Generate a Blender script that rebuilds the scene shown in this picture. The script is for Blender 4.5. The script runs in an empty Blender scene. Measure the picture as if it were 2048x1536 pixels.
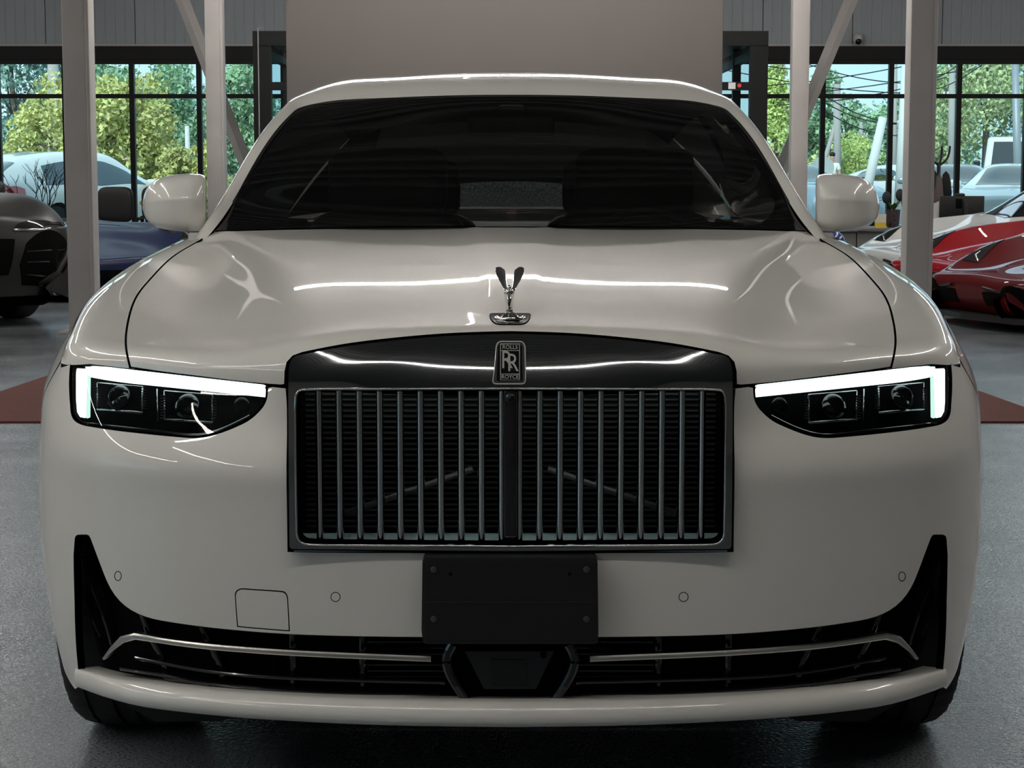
import bpy, bmesh, math, random
import numpy as np
from mathutils import Vector, Matrix
from mathutils.geometry import delaunay_2d_cdt
random.seed(7); RNG = np.random.default_rng(7)
sc = bpy.context.scene
COL = sc.collection

# ------------------------------------------------------------------ camera, world, exposure
FPX, CX, CY, CZ, PITCH = 3900.0, 0.0027, -3.5, 1.27, math.radians(6.35)
cam_d = bpy.data.cameras.new('camera'); cam = bpy.data.objects.new('camera', cam_d); COL.objects.link(cam)
cam.location = (CX, CY, CZ); cam.rotation_euler = (math.pi / 2 - PITCH, 0, 0)
cam_d.sensor_width = 36.0; cam_d.lens = FPX / 2048 * 36; cam_d.clip_end = 400
sc.camera = cam
sc.view_settings.view_transform = 'Standard'; sc.view_settings.look = 'None'
sc.view_settings.gamma = 1; sc.view_settings.use_curve_mapping = False
sc.view_settings.exposure = 0.21
sc.cycles.use_denoising = True
sc.cycles.max_bounces = 10; sc.cycles.diffuse_bounces = 4; sc.cycles.glossy_bounces = 5
sc.cycles.transparent_max_bounces = 16; sc.cycles.sample_clamp_indirect = 6.0
sc.cycles.caustics_reflective = False; sc.cycles.caustics_refractive = False

world = bpy.data.worlds.new('sky'); sc.world = world; world.use_nodes = True
wn = world.node_tree.nodes; wl = world.node_tree.links
bg = wn['Background']
tc = wn.new('ShaderNodeTexCoord'); nz = wn.new('ShaderNodeTexNoise'); nz.inputs['Scale'].default_value = 3.0
nz.inputs['Detail'].default_value = 5
cr = wn.new('ShaderNodeValToRGB')
cr.color_ramp.elements[0].position = .38; cr.color_ramp.elements[0].color = (.45, .72, .92, 1)
cr.color_ramp.elements[1].position = .62; cr.color_ramp.elements[1].color = (.78, .92, 1.0, 1)
wl.new(tc.outputs['Generated'], nz.inputs['Vector']); wl.new(nz.outputs['Fac'], cr.inputs['Fac'])
wl.new(cr.outputs['Color'], bg.inputs['Color']); bg.inputs['Strength'].default_value = 1.65

sun_d = bpy.data.lights.new('sun', 'SUN'); sun_d.energy = 4.2; sun_d.angle = math.radians(12); sun_d.color = (1, .96, .88)
sun = bpy.data.objects.new('sun', sun_d); COL.objects.link(sun); sun.rotation_euler = (math.radians(52), 0, math.radians(-22))

# ------------------------------------------------------------------ helpers
FW = np.array([0, math.cos(PITCH), -math.sin(PITCH)]); UP = np.array([0, math.sin(PITCH), math.cos(PITCH)])
CAM = np.array([CX, CY, CZ])
def at(u, v, Y):
    """world point seen at photo pixel (u, v) that stands at depth Y"""
    d = FW + np.array([1, 0, 0]) * (u - 1024) / FPX + UP * (768 - v) / FPX
    return CAM + d * ((Y - CY) / d[1])
def atz(u, v, z):
    d = FW + np.array([1, 0, 0]) * (u - 1024) / FPX + UP * (768 - v) / FPX
    return CAM + d * ((z - CZ) / d[2])
def proj(P):
    q = P - CAM; w = q @ FW
    return np.stack([1024 + FPX * q[..., 0] / w, 768 - FPX * (q @ UP) / w], -1)

MATS = {}
def mat(name, color, rough=.5, metal=0., coat=0., coat_rough=.03, spec=.5, bump=0., bscale=60., var=0., vscale=8., emit=None, es=0., detail=4, sheen=0., trans=0.):
    if name in MATS: return MATS[name]
    m = bpy.data.materials.new(name); m.use_nodes = True; MATS[name] = m
    nt = m.node_tree; b = nt.nodes['Principled BSDF']
    b.inputs['Base Color'].default_value = (*color, 1); b.inputs['Roughness'].default_value = rough
    b.inputs['Metallic'].default_value = metal; b.inputs['Coat Weight'].default_value = coat
    b.inputs['Coat Roughness'].default_value = coat_rough; b.inputs['Specular IOR Level'].default_value = spec
    if emit: b.inputs['Emission Color'].default_value = (*emit, 1); b.inputs['Emission Strength'].default_value = es
    if bump or var:
        t = nt.nodes.new('ShaderNodeTexCoord')
    if bump:
        n = nt.nodes.new('ShaderNodeTexNoise'); n.inputs['Scale'].default_value = bscale; n.inputs['Detail'].default_value = detail
        bp = nt.nodes.new('ShaderNodeBump'); bp.inputs['Strength'].default_value = bump; bp.inputs['Distance'].default_value = .01
        nt.links.new(t.outputs['Object'], n.inputs['Vector']); nt.links.new(n.outputs['Fac'], bp.inputs['Height'])
        nt.links.new(bp.outputs['Normal'], b.inputs['Normal'])
    if var:
        n2 = nt.nodes.new('ShaderNodeTexNoise'); n2.inputs['Scale'].default_value = vscale; n2.inputs['Detail'].default_value = 6
        r = nt.nodes.new('ShaderNodeValToRGB')
        r.color_ramp.elements[0].position = .3; r.color_ramp.elements[1].position = .7
        r.color_ramp.elements[0].color = (*[c * (1 - var) for c in color], 1)
        r.color_ramp.elements[1].color = (*[min(1, c * (1 + var)) for c in color], 1)
        nt.links.new(t.outputs['Object'], n2.inputs['Vector']); nt.links.new(n2.outputs['Fac'], r.inputs['Fac'])
        nt.links.new(r.outputs['Color'], b.inputs['Base Color'])
    return m
def glass(name, tint, ior=1.5, rough=0., base=0.):
    """thin pane: tinted see-through plus mirror reflection by Fresnel"""
    if name in MATS: return MATS[name]
    m = bpy.data.materials.new(name); m.use_nodes = True; MATS[name] = m
    nt = m.node_tree; nt.nodes.remove(nt.nodes['Principled BSDF'])
    out = nt.nodes['Material Output']
    tr = nt.nodes.new('ShaderNodeBsdfTransparent'); tr.inputs['Color'].default_value = (*tint, 1)
    gl = nt.nodes.new('ShaderNodeBsdfGlossy'); gl.inputs['Roughness'].default_value = rough
    fr = nt.nodes.new('ShaderNodeFresnel'); fr.inputs['IOR'].default_value = ior
    mx = nt.nodes.new('ShaderNodeMixShader')
    nt.links.new(fr.outputs['Fac'], mx.inputs['Fac']); nt.links.new(tr.outputs[0], mx.inputs[1]); nt.links.new(gl.outputs[0], mx.inputs[2])
    nt.links.new(mx.outputs[0], out.inputs['Surface'])
    return m
def emis(name, color, s):
    if name in MATS: return MATS[name]
    m = bpy.data.materials.new(name); m.use_nodes = True; MATS[name] = m
    nt = m.node_tree; nt.nodes.remove(nt.nodes['Principled BSDF'])
    e = nt.nodes.new('ShaderNodeEmission'); e.inputs['Color'].default_value = (*color, 1); e.inputs['Strength'].default_value = s
    nt.links.new(e.outputs[0], nt.nodes['Material Output'].inputs['Surface'])
    return m

def tag(o, label=None, cat=None, group=None, kind=None):
    if label: o['label'] = label
    if cat: o['category'] = cat
    if group: o['group'] = group
    if kind: o['kind'] = kind
    return o
def empty(name, loc=(0, 0, 0), rz=0, label=None, cat=None, group=None):
    o = bpy.data.objects.new(name, None); COL.objects.link(o); o.location = loc; o.rotation_euler = (0, 0, rz)
    o.empty_display_size = .2
    return tag(o, label, cat, group)
def obj(name, verts, faces, m, parent=None, smooth=True, normals=None, local=False, sharp=None):
    me = bpy.data.meshes.new(name)
    me.from_pydata([tuple(map(float, v)) for v in verts], [], [tuple(map(int, f)) for f in faces]); me.update()
    if smooth: me.polygons.foreach_set('use_smooth', [True] * len(me.polygons))
    if normals is not None: me.normals_split_custom_set_from_vertices([tuple(map(float, n)) for n in normals])
    elif sharp is not None: me.set_sharp_from_angle(angle=math.radians(sharp))
    me.materials.append(m)
    o = bpy.data.objects.new(name, me); COL.objects.link(o)
    if parent is not None:
        o.parent = parent
        if not local: o.matrix_parent_inverse = chain(parent).inverted()
    return o
def chain(p):
    M = Matrix.Identity(4)
    while p is not None:
        M = p.matrix_parent_inverse @ p.matrix_basis @ M if p.parent else p.matrix_basis @ M
        p = p.parent
    return M
def copy_tree(o, parent=None):
    c = o.copy(); COL.objects.link(c); c.parent = parent
    for ch in list(o.children): copy_tree(ch, c)
    return c

class MB:
    """collects shapes of ONE part"""
    def __init__(s): s.v = []; s.f = []
    def add(s, V, F):
        n = len(s.v); s.v += [tuple(p) for p in V]; s.f += [tuple(i + n for i in f) for f in F]; return s
    def box(s, a, b):
        x0, y0, z0 = [min(p, q) for p, q in zip(a, b)]; x1, y1, z1 = [max(p, q) for p, q in zip(a, b)]
        return s.add([(x0, y0, z0), (x1, y0, z0), (x1, y1, z0), (x0, y1, z0), (x0, y0, z1), (x1, y0, z1), (x1, y1, z1), (x0, y1, z1)],
                     [(0, 3, 2, 1), (4, 5, 6, 7), (0, 1, 5, 4), (1, 2, 6, 5), (2, 3, 7, 6), (3, 0, 4, 7)])
    def bbox(s, a, b, r=.01, seg=2):
        bm = bmesh.new(); bmesh.ops.create_cube(bm, size=1)
        c = [(p + q) / 2 for p, q in zip(a, b)]; d = [abs(q - p) for p, q in zip(a, b)]
        for v in bm.verts: v.co = Vector([c[i] + v.co[i] * d[i] for i in range(3)])
        bmesh.ops.bevel(bm, geom=bm.edges[:], offset=min(r, min(d) * .49), segments=seg, affect='EDGES', profile=.5)
        bm.verts.index_update()
        s.add([tuple(v.co) for v in bm.verts], [tuple(v.index for v in f.verts) for f in bm.faces]); bm.free(); return s
    def tube(s, pts, r, n=8, cap=True, up=None):
        pts = [np.array(p, float) for p in pts]; m = len(pts)
        rs = r if hasattr(r, '__len__') else [r] * m
        V = []; prev = None
        for i, p in enumerate(pts):
            t = pts[min(i + 1, m - 1)] - pts[max(i - 1, 0)]; t = t / (np.linalg.norm(t) + 1e-12)
            if prev is None:
                a = np.array([0, 0, 1.]) if abs(t[2]) < .9 else np.array([1., 0, 0])
            else: a = prev
            a = a - t * (a @ t); a /= np.linalg.norm(a) + 1e-12; b = np.cross(t, a); prev = a
            rr = rs[i]; ra, rb = rr if hasattr(rr, '__len__') else (rr, rr)
            for k in range(n):
                th = 2 * math.pi * k / n
                V.append(p + a * math.cos(th) * ra + b * math.sin(th) * rb)
        F = [(i * n + k, i * n + (k + 1) % n, (i + 1) * n + (k + 1) % n, (i + 1) * n + k) for i in range(m - 1) for k in range(n)]
        if cap: F += [tuple(reversed(range(n))), tuple(range((m - 1) * n, m * n))]
        return s.add(V, F)
    def lathe(s, prof, n=32, axis='z', c=(0, 0, 0), cap=True):
        V = []; m = len(prof)
        for r, h in prof:
            for k in range(n):
                th = 2 * math.pi * k / n; x, y = r * math.cos(th), r * math.sin(th)
                V.append({'z': (c[0] + x, c[1] + y, c[2] + h), 'x': (c[0] + h, c[1] + x, c[2] + y), 'y': (c[0] + x, c[1] + h, c[2] + y)}[axis])
        F = [(i * n + k, i * n + (k + 1) % n, (i + 1) * n + (k + 1) % n, (i + 1) * n + k) for i in range(m - 1) for k in range(n)]
        if cap: F += [tuple(reversed(range(n))), tuple(range((m - 1) * n, m * n))]
        return s.add(V, F)
    def prism(s, poly, d):
        """closed 3D polygon swept by vector d"""
        n = len(poly); P = [np.array(p, float) for p in poly]; d = np.array(d, float)
        return s.add(P + [p + d for p in P], [tuple(reversed(range(n))), tuple(range(n, 2 * n))] + [(i, (i + 1) % n, n + (i + 1) % n, n + i) for i in range(n)])
    def ellipsoid(s, c, r, nu=16, nv=10, p=1.0):
        prof = []
        V = []
        sg = lambda x, e: math.copysign(abs(x) ** e, x)
        for j in range(nv + 1):
            ph = -math.pi / 2 + math.pi * j / nv
            for k in range(nu):
                th = 2 * math.pi * k / nu
                V.append((c[0] + r[0] * sg(math.cos(ph), p) * sg(math.cos(th), p), c[1] + r[1] * sg(math.cos(ph), p) * sg(math.sin(th), p), c[2] + r[2] * sg(math.sin(ph), p)))
        F = [(j * nu + k, j * nu + (k + 1) % nu, (j + 1) * nu + (k + 1) % nu, (j + 1) * nu + k) for j in range(nv) for k in range(nu)]
        return s.add(V, F)
    def build(s, name, m, parent=None, smooth=False, sharp=None, local=False):
        return obj(name, s.v, s.f, m, parent, smooth or sharp is not None, None, local, sharp)

# cubic spline by cardinal weights
class Spl:
    def __init__(s, t):
        s.t = np.array(t, float); n = len(t); h = np.diff(s.t); A = np.zeros((n, n)); B = np.zeros((n, n)); A[0, 0] = A[-1, -1] = 1
        for i in range(1, n - 1):
            A[i, i - 1] = h[i - 1]; A[i, i] = 2 * (h[i - 1] + h[i]); A[i, i + 1] = h[i]
            B[i, i - 1] = 6 / h[i - 1]; B[i, i] = -6 / h[i - 1] - 6 / h[i]; B[i, i + 1] = 6 / h[i]
        s.M = np.linalg.solve(A, B); s.n = n; s.h = h
    def W(s, x):
        x = np.asarray(x, float); xc = np.clip(x, s.t[0], s.t[-1])
        i = np.clip(np.searchsorted(s.t, xc) - 1, 0, s.n - 2); h = s.h[i]
        a = (s.t[i + 1] - xc) / h; b = 1 - a; I = np.eye(s.n)
        w = a[:, None] * I[i] + b[:, None] * I[i + 1] + ((a ** 3 - a) * h * h / 6)[:, None] * s.M[i] + ((b ** 3 - b) * h * h / 6)[:, None] * s.M[i + 1]
        ex = (x - xc)
        if np.any(ex != 0):
            d = (I[i + 1] - I[i]) / h[:, None] - ((3 * a * a - 1) * h / 6)[:, None] * s.M[i] + ((3 * b * b - 1) * h / 6)[:, None] * s.M[i + 1]
            w = w + ex[:, None] * d
        return w
def curve(pts, n=24, k=None):
    P = np.array(pts, float)
    t = np.concatenate([[0], np.cumsum(np.linalg.norm(np.diff(P, axis=0), axis=1))])
    return Spl(t).W(np.linspace(0, t[-1], n)) @ P

class Surf:
    def __init__(s, G):
        s.G = np.array(G, float)
        du = np.linalg.norm(np.diff(s.G, axis=1), axis=2).mean(0); dv = np.linalg.norm(np.diff(s.G, axis=0), axis=2).mean(1)
        s.u = Spl(np.concatenate([[0], np.cumsum(du)])); s.v = Spl(np.concatenate([[0], np.cumsum(dv)]))
        s.U, s.V = s.u.t[-1], s.v.t[-1]; s.flip = 1; s.tree = None; s.post = None
    def ev(s, p):
        p = np.atleast_2d(p)
        P = np.einsum('nr,nc,rcd->nd', s.v.W(p[:, 1]), s.u.W(p[:, 0]), s.G, optimize=True)
        return s.post(P) if s.post else P
    def nrm(s, p):
        p = np.atleast_2d(p); e = 1e-3
        a = s.ev(p + [e, 0]) - s.ev(p - [e, 0]); b = s.ev(p + [0, e]) - s.ev(p - [0, e])
        n = np.cross(a, b) * s.flip
        return n / (np.linalg.norm(n, axis=1, keepdims=True) + 1e-12)
    def pt(s, p, off=0):
        return s.ev(p) + (s.nrm(p) * off if off else 0)
    def samples(s):
        if s.tree is None:
            a, b = np.meshgrid(np.linspace(0, s.U, 300), np.linspace(0, s.V, 120)); q = np.stack([a.ravel(), b.ravel()], 1)
            P = s.ev(q); N = s.nrm(q); k = ((P - CAM) * N).sum(1) < 0
            s.tree = (q[k], proj(P[k]), P[k])
        return s.tree
    def px(s, pix, off=0):
        """surface parameters of photo pixels"""
        pix = np.atleast_2d(np.array(pix, float)); q, pr, _ = s.samples()
        out = np.array([q[np.argmin(((pr - x) ** 2).sum(1))] for x in pix])
        f = lambda p: proj(s.pt(p, off))
        for it in range(14):
            r = f(out) - pix; e = 1e-4
            a = (f(out + [e, 0]) - f(out - [e, 0])) / (2 * e); b = (f(out + [0, e]) - f(out - [0, e])) / (2 * e)
            det = a[:, 0] * b[:, 1] - a[:, 1] * b[:, 0]; det = np.where(abs(det) < 1e-3, 1e-3, det)
            dx = np.stack([(r[:, 0] * b[:, 1] - r[:, 1] * b[:, 0]) / det, (a[:, 0] * r[:, 1] - a[:, 1] * r[:, 0]) / det], 1)
            out = out - np.clip(dx, -.05, .05)
            out = np.clip(out, [-.05, -.05], [s.U + .05, s.V + .05])
        return out
    def near(s, pts):
        if not hasattr(s, 'all'):
            a, b = np.meshgrid(np.linspace(0, s.U, 400), np.linspace(0, s.V, 120)); s.all = np.stack([a.ravel(), b.ravel()], 1); s.allP = s.ev(s.all)
        X = np.atleast_2d(np.array(pts, float)); p = np.array([s.all[np.argmin(((s.allP - x) ** 2).sum(1))] for x in X]); e = 1e-4
        lo, hi = p - [s.U / 300, s.V / 90], p + [s.U / 300, s.V / 90]
        for it in range(6):
            r = s.ev(p) - X; a = (s.ev(p + [e, 0]) - s.ev(p - [e, 0])) / (2 * e); b = (s.ev(p + [0, e]) - s.ev(p - [0, e])) / (2 * e)
            aa, ab, bb, ar, br = (a * a).sum(1), (a * b).sum(1), (b * b).sum(1), (a * r).sum(1), (b * r).sum(1)
            det = aa * bb - ab * ab + 1e-9
            p = p - np.stack([(ar * bb - br * ab) / det, (br * aa - ar * ab) / det], 1); p = np.clip(np.clip(p, lo, hi), [0, 0], [s.U, s.V])
        return p
    def mir(s, p):
        p = np.array(p, float).copy(); p[:, 0] = s.U - p[:, 0]; return p[::-1]
    def wpx(s, pix, off=0):
        return s.pt(s.px(pix, off), off)

def rpoly(pts, closed=True, step=None):
    """polygon with rounded corners: points (x, y[, r])"""
    n = len(pts); out = []
    P = [np.array(p[:2], float) for p in pts]; R = [p[2] if len(p) > 2 else 0 for p in pts]
    for i in range(n):
        if R[i] == 0 or (not closed and i in (0, n - 1)): out.append(P[i]); continue
        a, b, c = P[i - 1], P[i], P[(i + 1) % n]
        da, dc = np.linalg.norm(a - b), np.linalg.norm(c - b)
        ra, rc = min(R[i], da * .49), min(R[i], dc * .49)
        p, q = b + (a - b) / da * ra, b + (c - b) / dc * rc
        for t in np.linspace(0, 1, 7): out.append((1 - t) ** 2 * p + 2 * t * (1 - t) * b + t * t * q)
    return np.array(out)
def dens(P, step, closed=True):
    P = np.array(P, float); out = []
    m = len(P)
    for i in range(m if closed else m - 1):
        a, b = P[i], P[(i + 1) % m]; k = max(1, int(math.ceil(np.linalg.norm(b - a) / step)))
        for j in range(k): out.append(a + (b - a) * j / k)
    if not closed: out.append(P[-1])
    return np.array(out)
def inside(poly, q):
    x, y = q[:, 0], q[:, 1]; r = np.zeros(len(q), bool); n = len(poly)
    for i in range(n):
        (x1, y1), (x2, y2) = poly[i], poly[(i + 1) % n]
        if y1 == y2: continue
        r ^= ((y1 > y) != (y2 > y)) & (x < (x2 - x1) * (y - y1) / (y2 - y1) + x1)
    return r
def area2(P): return .5 * np.sum(P[:, 0] * np.roll(P[:, 1], -1) - np.roll(P[:, 0], -1) * P[:, 1])

def panel(name, S, loop, holes=(), m=None, parent=None, h=.02, off=0., flange=.015, edge=.0015, hole_flange=None, disp=None):
    """trimmed sheet of a smooth surface with turned-in edges"""
    h = min(h, math.sqrt(abs(area2(np.array(loop)))) / 5 + 1e-4)
    loops = [dens(loop, h * .7)] + [dens(x, h * .7) for x in holes]
    loops = [L if (area2(L) > 0) == (k == 0) else L[::-1] for k, L in enumerate(loops)]
    allb = np.concatenate(loops)
    lo, hi = allb.min(0), allb.max(0)
    gx, gy = np.meshgrid(np.arange(lo[0] + h / 2, hi[0], h), np.arange(lo[1] + h / 2, hi[1], h)); g = np.stack([gx.ravel(), gy.ravel()], 1)
    k = inside(loops[0], g)
    for L in loops[1:]: k &= ~inside(L, g)
    g = g[k]
    keep = np.ones(len(g), bool)
    for i in range(0, len(g), 2000):
        d = ((g[i:i + 2000, None] - allb[None]) ** 2).sum(2).min(1); keep[i:i + 2000] = d > (h * .45) ** 2
    g = g[keep]
    pts = np.concatenate([allb, g]); edges = []; o = 0
    for L in loops:
        n = len(L); edges += [(o + i, o + (i + 1) % n) for i in range(n)]; o += n
    vc, ve, vf, *_ = delaunay_2d_cdt([Vector(p) for p in pts], edges, [], 0, 1e-7)
    q = np.array([tuple(v) for v in vc]); f = np.array([tuple(x) for x in vf if len(x) == 3])
    if len(f) == 0: print('EMPTY PANEL', name); return None
    c = q[f].mean(1); k = inside(loops[0], c)
    for L in loops[1:]: k &= ~inside(L, c)
    f = f[k]
    P = S.pt(q, off); N = S.nrm(q)
    if disp is not None: P, N = disp(P, N)
    # face orientation along normal
    fn = np.cross(P[f[:, 1]] - P[f[:, 0]], P[f[:, 2]] - P[f[:, 0]])
    w = (fn * N[f[:, 0]]).sum(1) < 0; f[w] = f[w][:, ::-1]
    V = [P]; NN = [N]; F = [tuple(x) for x in f]; base = len(P)
    if flange:
        for li, L in enumerate(loops):
            n = len(L); p0 = S.pt(L, off); nn = S.nrm(L)
            t = np.roll(p0, -1, 0) - np.roll(p0, 1, 0); t /= np.linalg.norm(t, axis=1, keepdims=True) + 1e-12
            ow = np.cross(t, nn)
            # outward = away from the sheet
            sgn = 1.0
            test = L + 0  # param outward test by area sign: loop 0 ccw in params
            du = np.roll(L, -1, 0) - np.roll(L, 1, 0); on = np.stack([du[:, 1], -du[:, 0]], 1); on /= np.linalg.norm(on, axis=1, keepdims=True) + 1e-12
            dirp = S.pt(L + on * 2e-3, off) - p0
            ow = np.where(((ow * dirp).sum(1) < 0)[:, None], -ow, ow)
            fl = flange if li == 0 or hole_flange is None else hole_flange
            rings = [(p0, nn), (p0 + ow * edge * .7 - nn * edge * .3, (nn + ow) * .707), (p0 + ow * edge - nn * edge, ow), (p0 + ow * edge - nn * fl, ow)]
            st = base
            for a, b in rings: V.append(a); NN.append(b)
            for r in range(3):
                for i in range(n):
                    j = (i + 1) % n
                    F.append((st + r * n + i, st + r * n + j, st + (r + 1) * n + j, st + (r + 1) * n + i))
            base += 4 * n
    V = np.concatenate(V); NN = np.concatenate(NN)
    return obj(name, V, F, m, parent, True, NN)
def sheet(name, S, m, parent=None, nu=60, nv=30, off=0., u0=0, u1=1, v0=0, v1=1):
    a, b = np.meshgrid(np.linspace(S.U * u0, S.U * u1, nu), np.linspace(S.V * v0, S.V * v1, nv)); q = np.stack([a.ravel(), b.ravel()], 1)
    P = S.pt(q, off); N = S.nrm(q)
    F = [(j * nu + i, j * nu + i + 1, (j + 1) * nu + i + 1, (j + 1) * nu + i) for j in range(nv - 1) for i in range(nu - 1)]
    return obj(name, P, F, m, parent, True, N)
def mirx(P): P = np.array(P, float).copy(); P[..., 0] *= -1; return P
def smooth(x): x = np.clip(x, 0, 1); return x * x * (3 - 2 * x)
# ------------------------------------------------------------------ the hall
XL, XR, YF, YB, ZC = -13.0, 13.0, -11.0, 24.5, 5.0
def floor_mat():
    m = bpy.data.materials.new('polished_concrete'); m.use_nodes = True; nt = m.node_tree; b = nt.nodes['Principled BSDF']
    t = nt.nodes.new('ShaderNodeTexCoord')
    n1 = nt.nodes.new('ShaderNodeTexNoise'); n1.inputs['Scale'].default_value = 1.3; n1.inputs['Detail'].default_value = 8
    n2 = nt.nodes.new('ShaderNodeTexNoise'); n2.inputs['Scale'].default_value = 95; n2.inputs['Detail'].default_value = 3
    mp = nt.nodes.new('ShaderNodeMapping'); mp.inputs['Scale'].default_value = (1, 1, 1)
    r = nt.nodes.new('ShaderNodeValToRGB'); r.color_ramp.elements[0].position = .3; r.color_ramp.elements[1].position = .72
    r.color_ramp.elements[0].color = (.125, .142, .155, 1); r.color_ramp.elements[1].color = (.23, .252, .272, 1)
    bp = nt.nodes.new('ShaderNodeBump'); bp.inputs['Strength'].default_value = .45; bp.inputs['Distance'].default_value = .004
    rr = nt.nodes.new('ShaderNodeMapRange'); rr.inputs['To Min'].default_value = .11; rr.inputs['To Max'].default_value = .26
    L = nt.links.new
    L(t.outputs['Object'], mp.inputs['Vector']); L(mp.outputs['Vector'], n1.inputs['Vector']); L(mp.outputs['Vector'], n2.inputs['Vector'])
    n3 = nt.nodes.new('ShaderNodeTexNoise'); n3.inputs['Scale'].default_value = 150; n3.inputs['Detail'].default_value = 2
    g = nt.nodes.new('ShaderNodeMapRange'); g.inputs['From Min'].default_value = .35; g.inputs['From Max'].default_value = .65; g.inputs['To Min'].default_value = .45; g.inputs['To Max'].default_value = 1.6
    mu_ = nt.nodes.new('ShaderNodeVectorMath'); mu_.operation = 'SCALE'
    L(mp.outputs['Vector'], n3.inputs['Vector']); L(n3.outputs['Fac'], g.inputs['Value'])
    L(n1.outputs['Fac'], r.inputs['Fac']); L(r.outputs['Color'], mu_.inputs[0]); L(g.outputs['Result'], mu_.inputs['Scale']); L(mu_.outputs['Vector'], b.inputs['Base Color']); L(n2.outputs['Fac'], bp.inputs['Height'])
    L(bp.outputs['Normal'], b.inputs['Normal']); L(n1.outputs['Fac'], rr.inputs['Value']); L(rr.outputs['Result'], b.inputs['Roughness'])
    b.inputs['Specular IOR Level'].default_value = 1.0; b.inputs['IOR'].default_value = 1.5
    return m
M_floor = floor_mat()
M_wall = mat('grey_sandwich_panel', (.36, .40, .43), .5, bump=.05, bscale=20)
M_wall2 = mat('dim_plaster', (.30, .29, .28), .7, bump=.05, bscale=30)
M_ceil = mat('corrugated_ceiling_steel', (.20, .20, .20), .55)
M_col = mat('grey_painted_column', (.50, .475, .46), .5, var=.06, vscale=3)
M_dark = mat('anthracite_frame', (.009, .010, .011), .5, spec=.25)
M_hdr = mat('dark_header_steel', (.016, .015, .016), .6, spec=.25)
M_part = mat('taupe_partition_paint', (.155, .138, .130), .75, bump=.03, bscale=50)
M_pane = glass('window_glass', (.74, .82, .82), 1.45)
M_red = mat('red_floor_carpet', (.13, .032, .024), .9, bump=.4, bscale=300, var=.12, vscale=30)

tag(MB().box((XL - .2, YF - .2, -.1), (XR + .2, YB + .2, 0)).build('floor', M_floor), 'grey polished concrete showroom floor', None, None, 'structure')
# ceiling of corrugated steel: ribs run along X
cm = MB(); P = []; yy = YF; k = 0
prof = []
while yy < YB:
    for dy, dz in ((0, 0), (.10, 0), (.13, -.05), (.21, -.05), (.24, 0)): prof.append((yy + dy, ZC + dz))
    yy += .26
V = [(XL, y, z) for y, z in prof] + [(XR, y, z) for y, z in prof] ; n = len(prof)
cm.add(V, [(i, i + 1, n + i + 1, n + i) for i in range(n - 1)])
tag(cm.build('ceiling', M_ceil), 'dark corrugated steel ceiling', None, None, 'structure')
tag(MB().box((XR, YF, 0), (XR + .2, YB, ZC)).build('wall_right', M_wall2), 'dim plain wall on the right', None, None, 'structure')
tag(MB().box((XL, YF - .2, 0), (XR, YF, ZC)).build('wall_front', M_wall2), 'plain wall behind the viewer', None, None, 'structure')
# left wall with a wide daylight window
LW = (-9.0, -1.0, .9, 3.4)
lw = MB().box((XL - .2, YF, 0), (XL, LW[0], ZC)).box((XL - .2, LW[1], 0), (XL, YB, ZC)).box((XL - .2, LW[0], 0), (XL, LW[1], LW[2])).box((XL - .2, LW[0], LW[3]), (XL, LW[1], ZC))
tag(lw.build('wall_left', M_wall2), 'plain wall on the left with a wide window', None, None, 'structure')
w3 = tag(empty('window_3', (XL - .1, LW[0], LW[2])), 'wide window in the left wall', None, None, 'structure')
for i in range(5):
    y = LW[0] + i * 2
    MB().box((XL - .12, y - .03, LW[2]), (XL - .04, y + .03, LW[3])).build('mullion', M_dark, w3)
for i in range(4):
    MB().box((XL - .085, LW[0] + i * 2 + .03, LW[2]), (XL - .075, LW[0] + i * 2 + 1.97, LW[3])).build('pane', M_pane, w3)

# back wall: panels over a dark header, glazing below
ZT, ZH, ZW = 2.27, 2.97, 2.78; ZP = 3.8
back = tag(empty('wall_back', (0, YB, 0)), 'grey vertical panel wall above the glazing', None, None, 'structure')
pw = 1.27
xs0 = (281 - 1024) / FPX * 28 - pw * 6
pm = None
for i in range(21):
    x0 = xs0 + i * pw
    if x0 + pw < XL or x0 > XR: continue
    if pm is None:
        mb = MB(); V = []; xx = []
        nr = 9
        for k in range(nr):
            a = k * pw / nr
            xx += [(a + .008, 0), (a + pw / nr - .016, 0), (a + pw / nr - .010, .006), (a + pw / nr - .002, .006)]
        xx[0] = (.006, .0); xx[-1] = (pw - .006, .0); xx[-2] = (pw - .008, 0)
        n = len(xx)
        mb.add([(x, y, ZH) for x, y in xx] + [(x, y, ZP) for x, y in xx] + [(xx[0][0], .1, ZH), (xx[-1][0], .1, ZH), (xx[0][0], .1, ZP), (xx[-1][0], .1, ZP)],
               [(i2, i2 + 1, n + i2 + 1, n + i2) for i2 in range(n - 1)] + [(2 * n, 0, n, 2 * n + 2), (n - 1, 2 * n + 1, 2 * n + 3, 2 * n - 1), (2 * n, 2 * n + 1) + tuple(range(n - 1, -1, -1))])
        o = mb.build('wall_panel', M_wall, back, local=True); o.location = (x0, 0, 0); pm = o
    else:
        c = pm.copy(); COL.objects.link(c); c.location = (x0, 0, 0)
MB().box((XL, YB + .1, ZW), (XR, YB + .2, ZP)).build('backing', M_dark, back)
M_clear = glass('clear_glazing', (.97, .98, .98), 1.45)  # for a clerestory added out of view; its sky light brightens the floor
w4 = tag(empty('window_4', (0, YB, ZP)), 'added clerestory band of clear glazing, out of view, that brightens the floor', None, None, 'structure')
for z in (ZP, ZC - .08): MB().box((XL, YB - .03, z), (XR, YB + .2, z + .08)).build('rail', M_dark, w4)
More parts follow.
